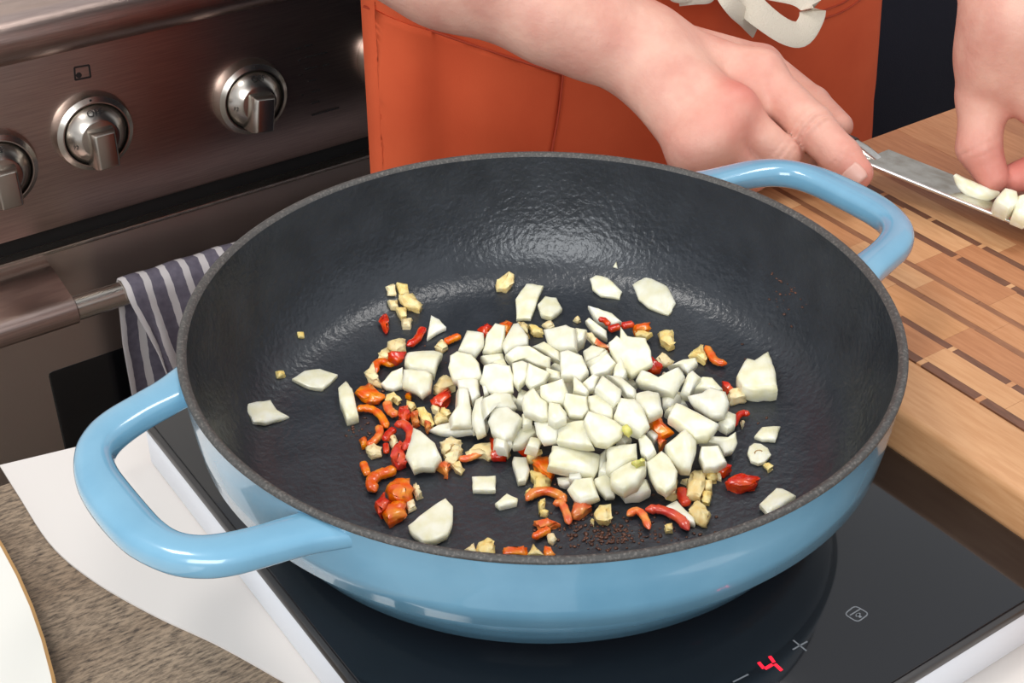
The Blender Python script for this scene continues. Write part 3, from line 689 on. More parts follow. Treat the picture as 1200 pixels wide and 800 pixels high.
for h, s, m in [
    (9, '456,412 476,411 474,420 466,425 457,418', 'red'), (4, '416,457 432,446 439,455 451,463 446,468 434,469 425,466', 'orange'), (4, '467,476 477,474 481,484 472,496 468,490', 'red'),
    (4, '481,484 488,478 491,494 484,495', 'orange'), (3, '475,462 482,459 481,466', 'orange'), (4, '497,492 506,497 500,503', 'orange'), (3, '421,512 429,511 430,521 424,523', 'orange'),
    (6, '458,535 462,522 471,515 475,528 475,540 465,543', 'red'), (4, '559,386 573,379 578,382 568,392', 'red'), (5, '583,379 594,375 600,379 594,389 588,386', 'orange'),
    (5, '506,467 517,458 527,453 529,463 519,473 508,472', 'red'), (16, '697,402 700,396 714,407 707,409', 'orange'), (5, '608,524 631,507 632,516 618,528', 'red'),
    (5, '623,540 633,533 642,533 642,546 652,549 646,558 634,552', 'orange'), (9, '742,380 762,376 763,385 745,388', 'orange'), (12, '764,417 776,428 774,434 765,436 759,430', 'red'),
    (16, '761,492 772,487 778,495 789,505 776,512 766,503', 'orange'), (5, '845,447 852,448 859,454 853,458', 'red'), (5, '838,549 854,543 858,547 848,553', 'red'), (12, '770,515 781,515 772,526', 'orange'),
    (4, '511,544 516,539 528,542 525,547 525,555 521,555 519,548', 'orange'), (5, '574,510 585,513 594,525 591,534 577,535', 'red'), (4, '670,600 674,587 692,587 693,591 683,602 672,603', 'orange'),
    (3, '626,611 642,607 656,613 645,616 633,620', 'orange'), (6, '451,569 465,559 478,560 484,572 480,582 468,584 457,579', 'orange'), (6, '440,588 449,577 457,585 452,594 446,598', 'red'),
    (5, '448,599 456,587 475,585 476,601 456,611', 'orange')]:
    if h <= 6: o = flat_piece('pepper_piece', s, h*.00085, m, .0012, .1)
    else: o = pile_piece('pepper_piece', h, s, m, .004)
    tag(o, 'chunky '+m+' pepper piece '+where(s, 'p'), 'pepper', m+' pepper pieces '+where(s, 'p'))
for s, t, m, lab in [('445,376 450,366 455,372 455,378 454,388', .003, 'red', 'small red pepper triangle lying alone below the garlic clump'),
    ('850,562 862,557 871,553 889,559 888,566 870,569 853,566', .0045, 'red', 'red pepper piece lying alone in front of the round garlic slice'),
    ('590,641 617,640 618,651 591,650', .003, 'orange', 'flat orange pepper piece against the front rim of the pan, left of a garlic bit'),
    ('637,640 645,640 651,650 640,651', .003, 'orange', 'small orange pepper piece against the front rim of the pan, right of a garlic bit')]:
    tag(flat_piece('pepper_piece', s, t, m, .001), lab, 'pepper')
# --- garlic
for h, s in [(6, '455,399 474,394 475,407 464,411 454,405'), (4, '443,415 454,405 458,417 452,420 444,419'), (5, '428,434 438,424 442,440 446,448 434,444'), (4, '476,469 485,471 487,474 482,479 477,474'),
    (4, '488,477 495,477 504,487 509,496 503,499 493,490'), (4, '430,523 438,518 447,524 447,531 436,533 430,528'), (5, '455,512 462,508 466,518 461,522'), (4, '510,405 518,397 523,400 524,405 518,409'),
    (6, '506,453 520,438 529,441 533,450 520,455 512,457'), (4, '517,477 527,480 529,484 524,487 516,483'), (4, '505,474 515,478 514,482 507,479'), (4, '509,488 513,483 526,490 512,495'),
    (14, '687,389 694,389 700,398 697,402 693,397'), (4, '618,379 634,385 636,391 625,390'), (6, '607,376 618,380 620,390 612,386'), (3, '635,379 646,375 650,381 643,384'),
    (5, '617,530 634,526 635,530 622,537 618,536'), (4, '621,552 629,551 646,561 643,572 628,576 627,562'), (3, '615,575 621,571 626,577 618,581'), (5, '516,517 528,511 541,515 540,524 530,522 522,530 518,527'),
    (6, '521,536 534,518 541,526 532,541'), (4, '529,542 537,539 544,548 541,552 533,549'), (5, '547,529 556,520 575,517 578,530 574,535 568,530 548,532'), (4, '592,522 598,529 594,534'),
    (7, '743,388 752,385 764,390 758,395 745,393'), (9, '770,418 778,412 790,423 778,428'), (5, '808,416 823,403 828,419 825,422 815,417'), (5, '853,457 868,453 874,465 855,469'),
    (3, '868,493 873,494 870,499'), (6, '778,572 785,565 793,560 792,578 781,577'), (6, '807,562 812,549 826,549 827,560 824,572 820,582 806,580'), (5, '824,562 834,562 834,571 826,572'),
    (4, '826,552 838,548 840,560 832,561'), (3, '838,552 846,552 846,560 840,559'), (3, '798,562 807,561 806,566'), (4, '822,575 834,574 831,588 823,586'), (5, '807,597 818,584 823,588 832,602 829,612 818,608'),
    (3, '779,615 787,612 789,621 781,621'), (5, '697,600 703,591 715,590 718,604 712,610 700,607'), (3, '692,609 696,609 696,613'), (3, '632,585 638,584 638,592 634,597 632,600'), (3, '633,598 643,598 641,602 633,601'),
    (3, '641,626 648,624 652,630 648,635 643,633'), (4, '484,572 487,565 496,578 489,582'), (3, '477,588 484,584 487,593 479,598'), (4, '452,468 454,461 460,459 466,463 470,467 467,470 460,464 458,470')]:
    if h <= 6: o = flat_piece('garlic_bit', s, h*.00075, 'garlic', .0012, .05, jag=.08)
    else: o = pile_piece('garlic_bit', h, s, 'garlic', .004)
    tag(o, 'pale yellow chopped garlic bit '+where(s, 'p'), 'garlic', 'garlic bits '+where(s, 'p'))
for s, t, lab in [('453,334 463,332 464,345 456,346', .003, 'small garlic chip at the upper left of the clump near the back wall'), ('466,331 477,333 479,343 469,346', .004, 'square garlic chip at the top of the clump near the back wall'),
    ('467,345 482,343 496,356 492,361 475,355', .005, 'long garlic sliver across the clump near the back wall'), ('455,351 466,351 467,360 459,360', .003, 'garlic chip at the left of the clump near the back wall'),
    ('464,360 477,359 476,370 470,371', .003, 'garlic chip at the bottom of the clump near the back wall'), ('471,373 483,372 481,381 472,381', .003, 'browned garlic bit just below the clump, beside the red triangle'),
    ('349,389 356,389 357,396 351,395', .002, 'tiny garlic crumb alone on the left pan wall'), ('324,434 333,434 335,440 326,442', .002, 'tiny garlic crumb left of the boat shaped onion slice'),
    ('581,329 596,318 603,321 601,331 594,339 584,338', .004, 'star shaped garlic lump alone at the back of the pan floor'), ('672,373 678,370 681,374 677,376', .002, 'tiny garlic crumb just above the back of the heap'),
    ('772,388 783,386 787,386 791,402 785,405 774,398', .004, 'bumpy golden garlic lump right of the orange pepper at the back'), ('895,544 901,542 907,546 901,551', .002, 'tiny garlic crumb below the round garlic slice'),
    ('543,644 555,635 560,648', .003, 'pointed garlic piece at the front rim, left of its pair'), ('559,635 573,628 580,635 579,648 561,647', .004, 'blocky garlic piece at the front rim, right of its pair'),
    ('618,650 625,636 637,650', .004, 'triangular garlic bit between two orange pepper pieces at the front rim')]:
    tag(flat_piece('garlic_bit', s, t, 'garlic', .001, jag=.07), lab, 'garlic')
gs = flat_piece('garlic_slice', '876,530 878,522 884,518 892,519 900,524 904,532 896,540 889,542 880,539', .0026, 'onion', .0003, 0, jag=.02)
tag(gs, 'round garlic slice with a dark curl at its centre, right of the heap', 'garlic')
p_, n_2 = surf(889, 530, .0031)
cpts = [p_+np.array((.0019*math.cos(a), .0015*math.sin(a), 0)) for a in np.linspace(-.2, 2.9, 12)]
link('core_curl', sweep('core_curl', cpts, .00025, .0002, ns=6), M['plate_edge'], gs, 60)

# ------------------------------------------------------------------ onion on the board, knife
def at(px_, py_, z): return pz(px_, py_, z)
# knife: spine towards the viewer, cutting edge away from the viewer
sp0 = pz(1012, 190, .069); sp1 = pz(1215, 271.5, .060)
kd = sp1-sp0; kd /= np.linalg.norm(kd)
back = np.cross(np.array([0, 0, 1.]), kd); back /= np.linalg.norm(back)
if back[0] < 0: back = -back           # away from the viewer
tl = math.radians(-9); wdir = back*math.cos(tl)+np.array([0, 0, 1.])*math.sin(tl)
nrm = np.cross(kd, wdir); nrm = nrm if nrm[2] > 0 else -nrm
kn = empty('kitchen_knife', tuple(sp0)); tag(kn, 'steel kitchen knife held flat over the cutting board', 'knife')
Lk = .165
def blade():
    V = []; Fc = []; n = 26
    for i in range(n+1):
        s = Lk*i/n; u = i/n
        wd = .034*(1 if u < .35 else max(.02, 1-((u-.35)/.65)**2.2))
        a = sp0+kd*s+wdir*(.002*max(0, u-.7)); th = .0011*(1-.5*u)
        c = a+wdir*wd
        V += [a+nrm*th, a-nrm*th, a+wdir*wd*.55-nrm*th*.8, c, a+wdir*wd*.55+nrm*th*.8]
    for i in range(n):
        for k in range(5):
            k2 = (k+1) % 5; Fc.append((i*5+k, i*5+k2, i*5+5+k2, i*5+5+k))
    Fc += [(0, 1, 2, 3, 4), tuple(n*5+k for k in range(5))]
    return fixn(pyd('blade', V, Fc))
link('blade', blade(), M['knife'], kn, 25)
link('spine_glint', sweep('spine_glint', [sp0+kd*(Lk*i/10)-wdir*.0004 for i in range(11)], [.0013]*11, [.0013*(1-.04*i) for i in range(11)], up=tuple(nrm), ns=12, e=2), M['glint'], kn, 40)  # rounded strip added along the spine to carry its bright reflection
hb = sp0-kd*.002+wdir*.012-nrm*.0
link('bolster', sweep('bolster', [hb-kd*x for x in (-.006, -.002, .004, .012)], [.0050, .0065, .0078, .0080], [.0012, .0026, .0045, .0060], up=tuple(nrm), ns=16), M['knife'], kn, 50)
link('handle', sweep('handle', [hb-kd*x-nrm*.001*(x/.06) for x in np.linspace(.011, .118, 12)], [.0088, .009, .0092, .0095, .0098, .0098, .0096, .0096, .0098, .0105, .011, .0085], [.0068, .0072, .0075, .0078, .008, .008, .0078, .0078, .008, .0082, .0084, .006], up=tuple(nrm), ns=16), M['knife_handle'], kn, 50)
# sliced onion at the left hand
osl = [pz(x, y, z) for x, y, z in [(1119, 205, .071), (1128, 215, .068), (1143, 224, .065), (1158, 228, .064), (1170, 226, .064)]]
cs = np.mean(osl, 0); P5 = crom([p-cs for p in osl], 16)
me = sweep('onion_slice', P5, [.0012+.0022*math.sin(math.pi*min(1, max(0, i/16))) for i in range(17)], [.0045*math.sin(math.pi*(.08+.84*i/16)) for i in range(17)], ns=12, up=(0, .5, .9))
tag(link('onion_slice', me, M['onion'], None, 50, Matrix.Translation(cs)), 'thin curved onion slice on the knife blade under the thumb', 'onion')
for s, z, t, lab in [('1166,233 1178,219 1193,223 1196,238 1182,246 1167,238', .074, .011, 'white onion chunk on the knife blade below the fingertips'), ('1188,248 1194,228 1215,222 1222,245 1204,256', .073, .011, 'white onion chunk on the knife blade at the right edge of the picture')]:
    px = P_(s); c = np.mean(px, 0); p = pz(c[0], c[1], z)
    tag(chunk('onion_chunk', px, p, (-.25, -.3, .9), t, 'onion', .001, .15), lab, 'onion')

# ------------------------------------------------------------------ person
def snets(D, org, h):
    S = D < 0
    nx, ny, nz = D.shape
    cnt = np.zeros((nx-1, ny-1, nz-1), np.int8); acc = np.zeros((nx-1, ny-1, nz-1, 3), np.float32)
    ed = np.zeros((nx-1, ny-1, nz-1), np.int8)
    sl = lambda o, ax: tuple(slice(o[k], D.shape[k]-1+o[k]) for k in range(3))
    for ax in range(3):
        for a in (0, 1):
            for b in (0, 1):
                o = [0, 0, 0]; q = [k for k in range(3) if k != ax]; o[q[0]] = a; o[q[1]] = b
                o2 = list(o); o2[ax] = 1
                d0 = D[sl(o, ax)]; d1 = D[sl(o2, ax)]; m = (d0 < 0) != (d1 < 0)
                t = np.where(m, d0/np.where(m, d0-d1, 1), 0)
                ed += m
                for k in range(3): acc[..., k] += m*((o[k]) if k != ax else 0) + (t if k == ax else 0)
    act = ed > 0
    idx = -np.ones(act.shape, np.int64); ii = np.argwhere(act); idx[act] = np.arange(len(ii))
    V = (ii+acc[act]/ed[act][:, None])*h+org
    Q = []
    for ax in range(3):
        b, c = [(1, 2), (2, 0), (0, 1)][ax]
        s0 = [slice(None)]*3; s1 = [slice(None)]*3; s0[ax] = slice(0, -1); s1[ax] = slice(1, None)
        ch = S[tuple(s0)] != S[tuple(s1)]
        e = np.argwhere(ch)
        ok = (e[:, b] > 0) & (e[:, c] > 0) & (e[:, b] < D.shape[b]-1) & (e[:, c] < D.shape[c]-1)
        e = e[ok]; ins_ = S[e[:, 0], e[:, 1], e[:, 2]]
        def g(db, dc):
            k = e.copy(); k[:, b] -= db; k[:, c] -= dc; return idx[k[:, 0], k[:, 1], k[:, 2]]
        q = np.stack([g(1, 1), g(0, 1), g(0, 0), g(1, 0)], 1)
        q[~ins_] = q[~ins_][:, ::-1]; Q.append(q)
    return V, np.concatenate(Q)
def cap_d(P, a, b, r1, r2):
    a = np.asarray(a, np.float32); b = np.asarray(b, np.float32); ab = b-a; L2 = float(ab@ab)
    t = np.clip(((P-a)@ab)/L2, 0, 1)
    return np.linalg.norm(P-a-t[..., None]*ab, axis=-1)-(r1+(r2-r1)*t)
def smin(a, b, k):
    h = np.maximum(k-np.abs(a-b), 0)/k; return np.minimum(a, b)-h*h*k*.25
def field(P, palm, fingers, kp=.014, kf=.0055, wr=()):
    d = None
    for q in palm:
        e = cap_d(P, *q); d = e if d is None else smin(d, e, kp)
    out = d
    for ch in fingers:
        e = None
        for q in ch:
            g = cap_d(P, *q); e = g if e is None else smin(e, g, .003)
        out = np.minimum(out, smin(d, e, kf))
    for c, ax, amp, wid_, per in wr:
        c = np.asarray(c, np.float32); ax = np.asarray(ax, np.float32); ax = ax/np.linalg.norm(ax)
        r = P-c; s = r@ax; rad = np.linalg.norm(r, axis=-1)
        out = out+amp*np.exp(-(s/wid_)**2)*np.exp(-(rad/.013)**4)*np.cos(2*math.pi*s/per)
    return out
def grid_mesh(prims_pts, pad, h, fn):
    lo = np.min(prims_pts, 0)-pad; hi = np.max(prims_pts, 0)+pad
    n = np.ceil((hi-lo)/h).astype(int)+1
    ax = [lo[k]+np.arange(n[k], dtype=np.float32)*h for k in range(3)]
    B = 8; nb = -(-n//B); n = nb*B
    ax = [lo[k]+np.arange(n[k], dtype=np.float32)*h for k in range(3)]
    cen = np.stack(np.meshgrid(*[lo[k]+(np.arange(nb[k])*B+(B-1)/2)*h for k in range(3)], indexing='ij'), -1).astype(np.float32)
    dc = fn(cen); near = np.abs(dc) < B*h*1.15
    D = np.repeat(np.repeat(np.repeat(dc.astype(np.float32), B, 0), B, 1), B, 2)
    D6 = D.reshape(nb[0], B, nb[1], B, nb[2], B)
    off = np.stack(np.meshgrid(*[(np.arange(B)-(B-1)/2)*h]*3, indexing='ij'), -1).astype(np.float32)
    ids = np.argwhere(near)
    for c0 in range(0, len(ids), 800):
        q = ids[c0:c0+800]; X = cen[q[:, 0], q[:, 1], q[:, 2]][:, None, None, None]+off
        D6[q[:, 0], :, q[:, 1], :, q[:, 2], :] = fn(X)
    D = D6.reshape(*n)
    return snets(D, lo, h)
# right hand (at the left of the picture): joints from picture position and height
J = lambda x, y, z: pz(x, y, z)
wr = J(752, 60, .112); el = np.array([.02, .35, .221])
fwd = (wr-el)/np.linalg.norm(wr-el)
iM, iP, iD, iT = J(890, 90, .100), J(951, 148, .087), J(985, 184, .077), J(1003, 203, .071)
mM, mP, mD, mT = J(857, 132, .096), J(914, 182, .074), J(942, 180, .057), J(905, 165, .050)
rM, rP, rD, rT = J(834, 161, .087), J(880, 204, .064), J(905, 196, .050), J(880, 175, .047)
kM, kP, kD, kT = J(811, 178, .078), J(850, 208, .058), J(862, 200, .047), J(845, 180, .046)
tB, tM, tI, tT = J(800, 60, .086), J(892, 76, .072), J(952, 122, .068), J(983, 148, .068)
w_side = np.cross(fwd, [0, 0, 1]); w_side /= np.linalg.norm(w_side)
palmR = [(el, wr+(el-wr)*.45, .041, .037), (wr+(el-wr)*.45, wr+(el-wr)*.12, .037, .0275),
         (wr+w_side*.008, wr+(el-wr)*.2+w_side*.009, .0225, .026), (wr-w_side*.008, wr+(el-wr)*.2-w_side*.009, .0225, .026),
         (wr+w_side*-.010, iM, .0195, .0130), (wr+w_side*-.004, mM, .0200, .0135), (wr+w_side*.004, rM, .0195, .0130), (wr+w_side*.010, kM, .0185, .0120),
         (tB, tM, .017, .0125), ((iM+mM)/2-np.array([0, 0, .010]), (rM+kM)/2-np.array([0, 0, .010]), .014, .013)]
fingR = [[(iM, iP, .0132, .0122), (iP, iD, .0122, .0112), (iD, iT, .0112, .0096)], [(mM, mP, .0126, .0112), (mP, mD, .0110, .0098), (mD, mT, .0098, .0085)],
         [(rM, rP, .0116, .0100), (rP, rD, .0100, .0090), (rD, rT, .0090, .0078)], [(kM, kP, .0106, .0090), (kP, kD, .009, .008), (kD, kT, .008, .0070)],
         [(tM, tI, .0118, .0105), (tI, tT, .0108, .0085)]]
def tocam(p): d = CAM-p; return d/np.linalg.norm(d)
wrk = [(iP+tocam(iP)*.010, iP-iM, .0012, .0062, .0044), (iD+tocam(iD)*.009, iT-iD, .0006, .0035, .0030), (mP+tocam(mP)*.009, mP-mM, .0005, .006, .0040)]
for q, r_ in ((iM, .0100), (mM, .0105), (rM, .0100), (kM, .0092)):
    c_k = q+tocam(q)*.0045+np.array([0, 0, .0025]); palmR.append((c_k, c_k+np.array([.001, 0, 0]), r_, r_))
ptsR = np.array([el+(wr-el)*.22, wr, iM, iT, mP, rP, kP, kT, tT, tB, mD, rD])
elcut = el+(wr-el)*.22
def fR(X): return np.maximum(field(X, palmR, fingR, wr=wrk), -((X-elcut.astype(np.float32))@fwd.astype(np.float32)))
VR, QR = grid_mesh(ptsR, .046, .0014, fR)
# left hand (at the right of the picture)
lw_ = J(1192, 22, .152); le = np.array([.47, .25, .32])
uB, uM, uI, uT = J(1176, 62, .132), J(1153, 112, .108), J(1147, 172, .084), J(1163, 207, .070)
LiM, LiP, LiD, LiT = J(1232, 118, .112), J(1262, 160, .092), J(1225, 194, .074), J(1190, 208, .068)
LmM, LmP, LmD, LmT = J(1275, 105, .114), J(1310, 160, .090), J(1262, 206, .070), J(1217, 214, .066)
LrM, LrP, LrT = J(1305, 85, .115), J(1345, 150, .088), J(1300, 205, .062)
LkM, LkP, LkT = J(1325, 60, .115), J(1368, 120, .088), J(1345, 175, .062)
lf = (lw_-le)/np.linalg.norm(lw_-le)
palmL = [(le, lw_+(le-lw_)*.4, .040, .036), (lw_+(le-lw_)*.4, lw_, .036, .026), (lw_, uB, .0245, .0225), (uB, uM, .0215, .0150), (lw_, LiM, .021, .0135), (lw_, LmM, .021, .0135), (lw_, LrM, .020, .013), (lw_, LkM, .019, .012), (LiM, uB, .012, .019), (LiM, LkM, .012, .011)]
fingL = [[(uM, uI, .0133, .0120), (uI, uT, .0122, .0090)], [(LiM, LiP, .012, .0105), (LiP, LiD, .0105, .0095), (LiD, LiT, .0095, .0085)], [(LmM, LmP, .012, .0105), (LmP, LmD, .0105, .0095), (LmD, LmT, .0095, .0085)], [(LrM, LrP, .0115, .010), (LrP, LrT, .010, .008)], [(LkM, LkP, .0105, .009), (LkP, LkT, .009, .0075)]]
wrkL = [(uI+tocam(uI)*.010, uT-uI, .0009, .006, .0048)]
lcut = le+(lw_-le)*.3
def fL(X): return np.maximum(field(X, palmL, fingL, wr=wrkL), -((X-lcut.astype(np.float32))@lf.astype(np.float32)))
VL, QL = grid_mesh(np.array([lcut, lw_, uT, LiT, LmP, LrP, LkP, LkM, LkT, LmT]), .046, .0018, fL)
# rest of the body, coarse (under clothes or out of view)
SHR, SHL = np.array([.20, .47, .46]), np.array([.62, .47, .46]); PX, PY_ = .41, .475
bodyC = [(SHR, el, .050, .040), (el, el+(wr-el)*.27, .040, .0385), (SHL, le, .050, .040), (le, le+(lw_-le)*.36, .039, .0355), (SHR, SHL, .060, .060),
         ((PX-.08, PY_, .40), (PX-.07, PY_, -.05), .085, .085), ((PX+.08, PY_, .40), (PX+.09, PY_, -.05), .085, .085), ((PX-.08, PY_, -.08), (PX-.09, PY_+.03, -.45), .08, .06), ((PX+.10, PY_, -.08), (PX+.12, PY_+.03, -.45), .08, .06),
         ((PX-.09, PY_+.03, -.45), (PX-.09, PY_+.06, -.84), .058, .04), ((PX+.12, PY_+.03, -.45), (PX+.12, PY_+.06, -.84), .058, .04), ((PX-.09, PY_+.05, -.86), (PX-.10, PY_-.10, -.872), .036, .028), ((PX+.12, PY_+.05, -.86), (PX+.13, PY_-.10, -.872), .036, .028),
         ((PX, PY_, .48), (PX, PY_-.03, .62), .055, .05), ((PX, PY_+.005, .73), (PX, PY_-.02, .70), .088, .080), ((PX, PY_-.075, .655), (PX, PY_-.03, .66), .040, .055), ((PX, PY_-.103, .705), (PX, PY_-.118, .685), .008, .013), ((PX-.08, PY_, .715), (PX-.085, PY_+.006, .69), .012, .009), ((PX+.08, PY_, .715), (PX+.085, PY_+.006, .69), .012, .009),
         ((PX-.02, PY_-.108, .648), (PX+.02, PY_-.108, .648), .007, .007)]
def fC(X):
    d = None
    for q in bodyC:
        e = cap_d(X, *q); d = e if d is None else smin(d, e, .02)
    return d
VC, QC = grid_mesh(np.array([SHR, SHL, el, le, lw_+(le-lw_)*.6, (PX, PY_, .74), (PX, PY_-.1, -.84), (PX-.2, PY_+.05, 0), (PX+.2, PY_, 0)]), .11, .010, fC)
keep = []
Vb = np.concatenate([VR, VL, VC]); Qb = np.concatenate([QR, QL+len(VR), QC+len(VR)+len(VL)])
per = empty('person', (PX, PY_, -.90)); tag(per, 'person in an orange apron and black clothes slicing onion with a knife', 'person')
bme = bpy.data.meshes.new('body'); bme.from_pydata(Vb.tolist(), [], Qb.tolist()); bme.update()
fa = bme.attributes.new('flush', 'FLOAT', 'POINT')
fl = np.zeros(len(Vb))
for c, r, a in [(mM+np.array([.004, -.004, .012]), .016, .7), (rM+np.array([.004, -.004, .01]), .017, .5), (iM, .02, .25), (iT, .018, .5), (kM, .02, .35), (uT, .02, .55), (uI, .02, .3), (LiT, .03, .8), (LmT, .03, .8)]:
    fl = np.maximum(fl, a*np.exp(-((Vb-c)**2).sum(1)/r**2))
fa.data.foreach_set('value', fl.astype(np.float32))
body = link('body', bme, M['skin'], per, 180)
sm = body.modifiers.new('smooth', 'SMOOTH'); sm.factor = .5; sm.iterations = 1
print('body quads', len(Qb))
# fingernails
def nail(tip, prev, upv, r, ln, name='fingernail'):
    ax = tip-prev; ax /= np.linalg.norm(ax); upv = np.array(upv, float); upv -= ax*(upv@ax); upv /= np.linalg.norm(upv); sd = np.cross(ax, upv)
    V = []; n = 8
    for i in range(n+1):
        for j in range(n+1):
            u = i/n*2-1; v = j/n*2-1; a = v*.68; wv_ = 1-.25*max(0, abs(u)-.5)
            V.append(tip+ax*(u*ln+.002)+(sd*math.sin(a*wv_)+upv*math.cos(a*wv_))*(r+.0006-.0012*max(0, u)**2))
    f = [(i*(n+1)+j, i*(n+1)+j+1, (i+1)*(n+1)+j+1, (i+1)*(n+1)+j) for i in range(n) for j in range(n)]
    o = link(name, fixn(pyd(name, V, f)), M['nail'], body, 180); s_ = o.modifiers.new('t', 'SOLIDIFY'); s_.thickness = .0006; s_.offset = 0
nail(iT, iD, (-.75, -.62, .22), .0096, .0052)
nail(uT, uI, (.5, .9, .3), .0090, .006)
# shirt, trousers, apron
def rings(name, secs, n=64, wav=0):
    V = []; Fc = []
    for k, (cx, cy, z, a, b) in enumerate(secs):
        for i in range(n):
            t = 2*math.pi*i/n; w_ = 1+wav*math.sin(t*9+k)*.02
            V.append((cx+a*w_*math.copysign(abs(math.cos(t))**.8, math.cos(t)), cy+b*w_*math.copysign(abs(math.sin(t))**.8, math.sin(t)), z))
    for k in range(len(secs)-1):
        for i in range(n):
            j = (i+1) % n; Fc.append((k*n+i, k*n+j, (k+1)*n+j, (k+1)*n+i))
    return fixn(pyd(name, V, Fc))
shirt = link('shirt', rings('shirt', [(PX+.14, PY_, -.34, .325, .108), (PX+.135, PY_, -.25, .325, .108), (PX+.15, PY_, -.1, .34, .108), (PX+.12, PY_, .05, .31, .106), (PX, PY_, .2, .235, .108), (PX, PY_, .36, .25, .11), (PX, PY_, .46, .25, .10), (PX, PY_, .515, .15, .075), (PX, PY_, .53, .07, .062)], wav=1), M['black'], per, 180)
for sh, e_, cut in ((SHR, el, .9), (SHL, le, 1.0)):
    E2 = sh+(e_-sh)*cut
    link('sleeve', sweep('sleeve', [sh+(E2-sh)*t for t in np.linspace(-.05, 1, 10)], [.075, .078, .074, .070, .067, .064, .061, .059, .058, .058], [.075, .078, .074, .070, .067, .064, .061, .059, .058, .058], up=(0, 1, .2), ns=28, e=2, cap=False), M['black'], shirt, 180)
for s in (-1, 1):
    link('trouser_leg', rings('trouser_leg', [(PX+.03+s*.12, PY_+.03, -.84, .072, .085), (PX+.03+s*.12, PY_+.03, -.5, .080, .09), (PX+.04+s*.11, PY_+.01, -.2, .100, .105), (PX+.05+s*.10, PY_, -.12, .11, .10)]), M['black'], per, 180)
link('hair', rings('hair', [(PX, PY_+.02, .70, .095, .088), (PX, PY_+.02, .76, .098, .105), (PX, PY_+.01, .80, .080, .088), (PX, PY_+.01, .825, .045, .05), (PX, PY_+.01, .833, .001, .001)]), M['hair'], per, 180)
def apron_y(x):      # front surface in plan
    u = (x-.35)/.26; return .338+.020*u*u+.012*max(0, u)**3
def apron_pt(u, v, off=0):
    x = .1255+u*.4825; z = .36-v*.86
    xl = x
    # right edge leans out towards the hem, left edge hangs straight
    x = x+u*.09*max(0, v-.3)
    fold = .006*math.exp(-((u-.085-.03*v)/.03)**2)-.005*math.exp(-((u-.16)/.04)**2)*max(0, v-.2)+.004*math.sin(u*17+v*2)*min(1, v*1.5)+.006*math.exp(-((u-.62-.25*(v-.4))/.03)**2)
    y = apron_y(xl)+fold-.03*max(0, .3-v)*0
    if u < .05: y += (.05-u)**2*9
    return (x, y-off, z)
def sheet(name, us, vs, off, m, parent, th=.0014, fn=apron_pt):
    V = [fn(u, v, off) for v in vs for u in us]; nu = len(us)
    f = [(j*nu+i, j*nu+i+1, (j+1)*nu+i+1, (j+1)*nu+i) for j in range(len(vs)-1) for i in range(nu-1)]
    o = link(name, pyd(name, V, f), m, parent, 180); s_ = o.modifiers.new('t', 'SOLIDIFY'); s_.thickness = th; s_.offset = 0; return o
ap = sheet('apron', np.linspace(0, 1, 90), np.linspace(0, 1, 60), 0, M['apron'], per)
# pocket panel with its stitched edge, and the lower hem seam at the right
def poly_sheet(name, px, off, m, parent, th=.0012):
    """quad patch lying on the apron front, corners given clockwise from the upper left"""
    C4 = [np.array(py(x, y, .342)) for x, y in px]
    V = []; n = 24
    for j in range(n+1):
        for i in range(n+1):
            u, v = i/n, j/n
            p = (C4[0]*(1-u)+C4[1]*u)*(1-v)+(C4[3]*(1-u)+C4[2]*u)*v
            p[0] = max(p[0], .1300)
            best = apron_near(p[0], p[2]); V.append((p[0], best-off, p[2]))
    f = [(j*(n+1)+i, j*(n+1)+i+1, (j+1)*(n+1)+i+1, (j+1)*(n+1)+i) for j in range(n) for i in range(n)]
    o = link(name, pyd(name, V, f), m, parent, 180); s_ = o.modifiers.new('t', 'SOLIDIFY'); s_.thickness = th; s_.offset = 0; return o
def apron_near(x, z):
    v = (.36-z)/.86; u = (x-.1255)/.4825
    for _ in range(6): u = (x-.1255-u*.09*max(0, v-.3))/.4825
    return apron_pt(min(max(u, .0), 1), v)[1]
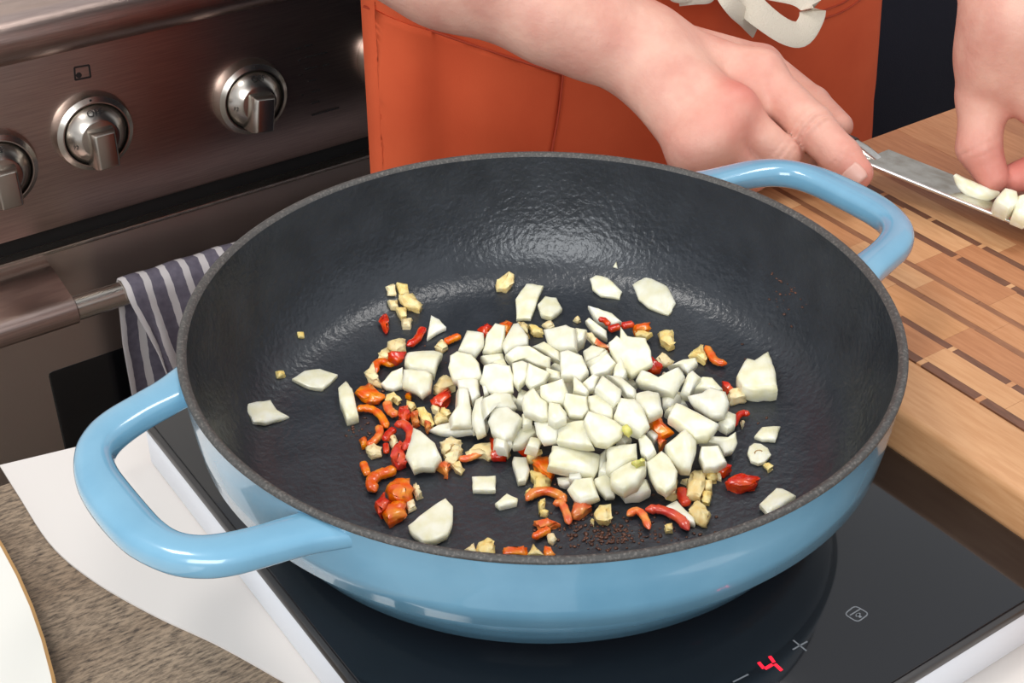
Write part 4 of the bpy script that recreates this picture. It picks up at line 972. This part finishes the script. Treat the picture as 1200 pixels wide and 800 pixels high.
poly_sheet('pocket', [(440, 20), (655, 84), (634, 240), (436, 250)], .0022, M['apron'], ap)
def seam(name, px, r=.0008, off=.0035):
    pts = []
    for x, y in px:
        p = np.array(py(x, y, .34)); p[1] = apron_near(p[0], p[2])-off; pts.append(p)
    link(name, sweep(name, crom(pts, 24), r, r, ns=6, e=2, up=(0, 1, .01)), M['thread'], ap, 60)
seam('stitching', [(456, 26), (520, 44), (600, 68), (655, 85)])
seam('stitching', [(655, 85), (650, 130), (640, 185)], .0009)
seam('stitching', [(955, 32), (1000, 20), (1035, 2)], off=.0016)
seam('stitching', [(955, 22), (1000, 10), (1035, -8)], off=.0016)
# cream cotton tie, knotted in front
tie = empty('apron_tie', (0, 0, 0)); tie.parent = per; tie.matrix_parent_inverse = world_of(per).inverted()
def ribbon(name, pts, wd=.0105, up=(0, .25, 1)):
    P = crom([py(x, y, Y) for x, y, Y in pts], 40)
    link(name, sweep(name, P, .0009, wd, up=up, ns=8, e=4), M['tie'], tie, 50)
ribbon('bow_loop', [(862, -26, .314), (900, -16, .300), (935, -8, .288), (951, 6, .280), (950, 24, .276), (938, 40, .274), (918, 36, .278), (890, 16, .290), (866, -6, .306)], .0095, (.1, .5, .85))
ribbon('bow_loop', [(850, -34, .316), (820, -38, .30), (790, -28, .292), (786, -14, .290), (802, -10, .296), (830, -18, .306)], .0078)
ribbon('tail', [(852, -18, .310), (850, -4, .300), (858, 8, .296), (872, 20, .298), (886, 34, .306)], .0070, (.9, .3, .4))
ribbon('tail', [(842, -22, .312), (832, -10, .300), (815, -8, .298), (796, -6, .302)], .0078)
ribbon('waistband', [(430, -150, .33), (640, -90, .318), (840, -30, .318), (960, -60, .325), (1040, -80, .35)], .009)
bm = bmesh.new(); bmesh.ops.create_icosphere(bm, subdivisions=3, radius=.011, matrix=Matrix.Translation(py(846, -22, .312)) @ Matrix.Diagonal((1.1, .8, 1, 1)))
me = bpy.data.meshes.new('knot'); bm.to_mesh(me); bm.free(); link('knot', me, M['tie'], tie, 180)
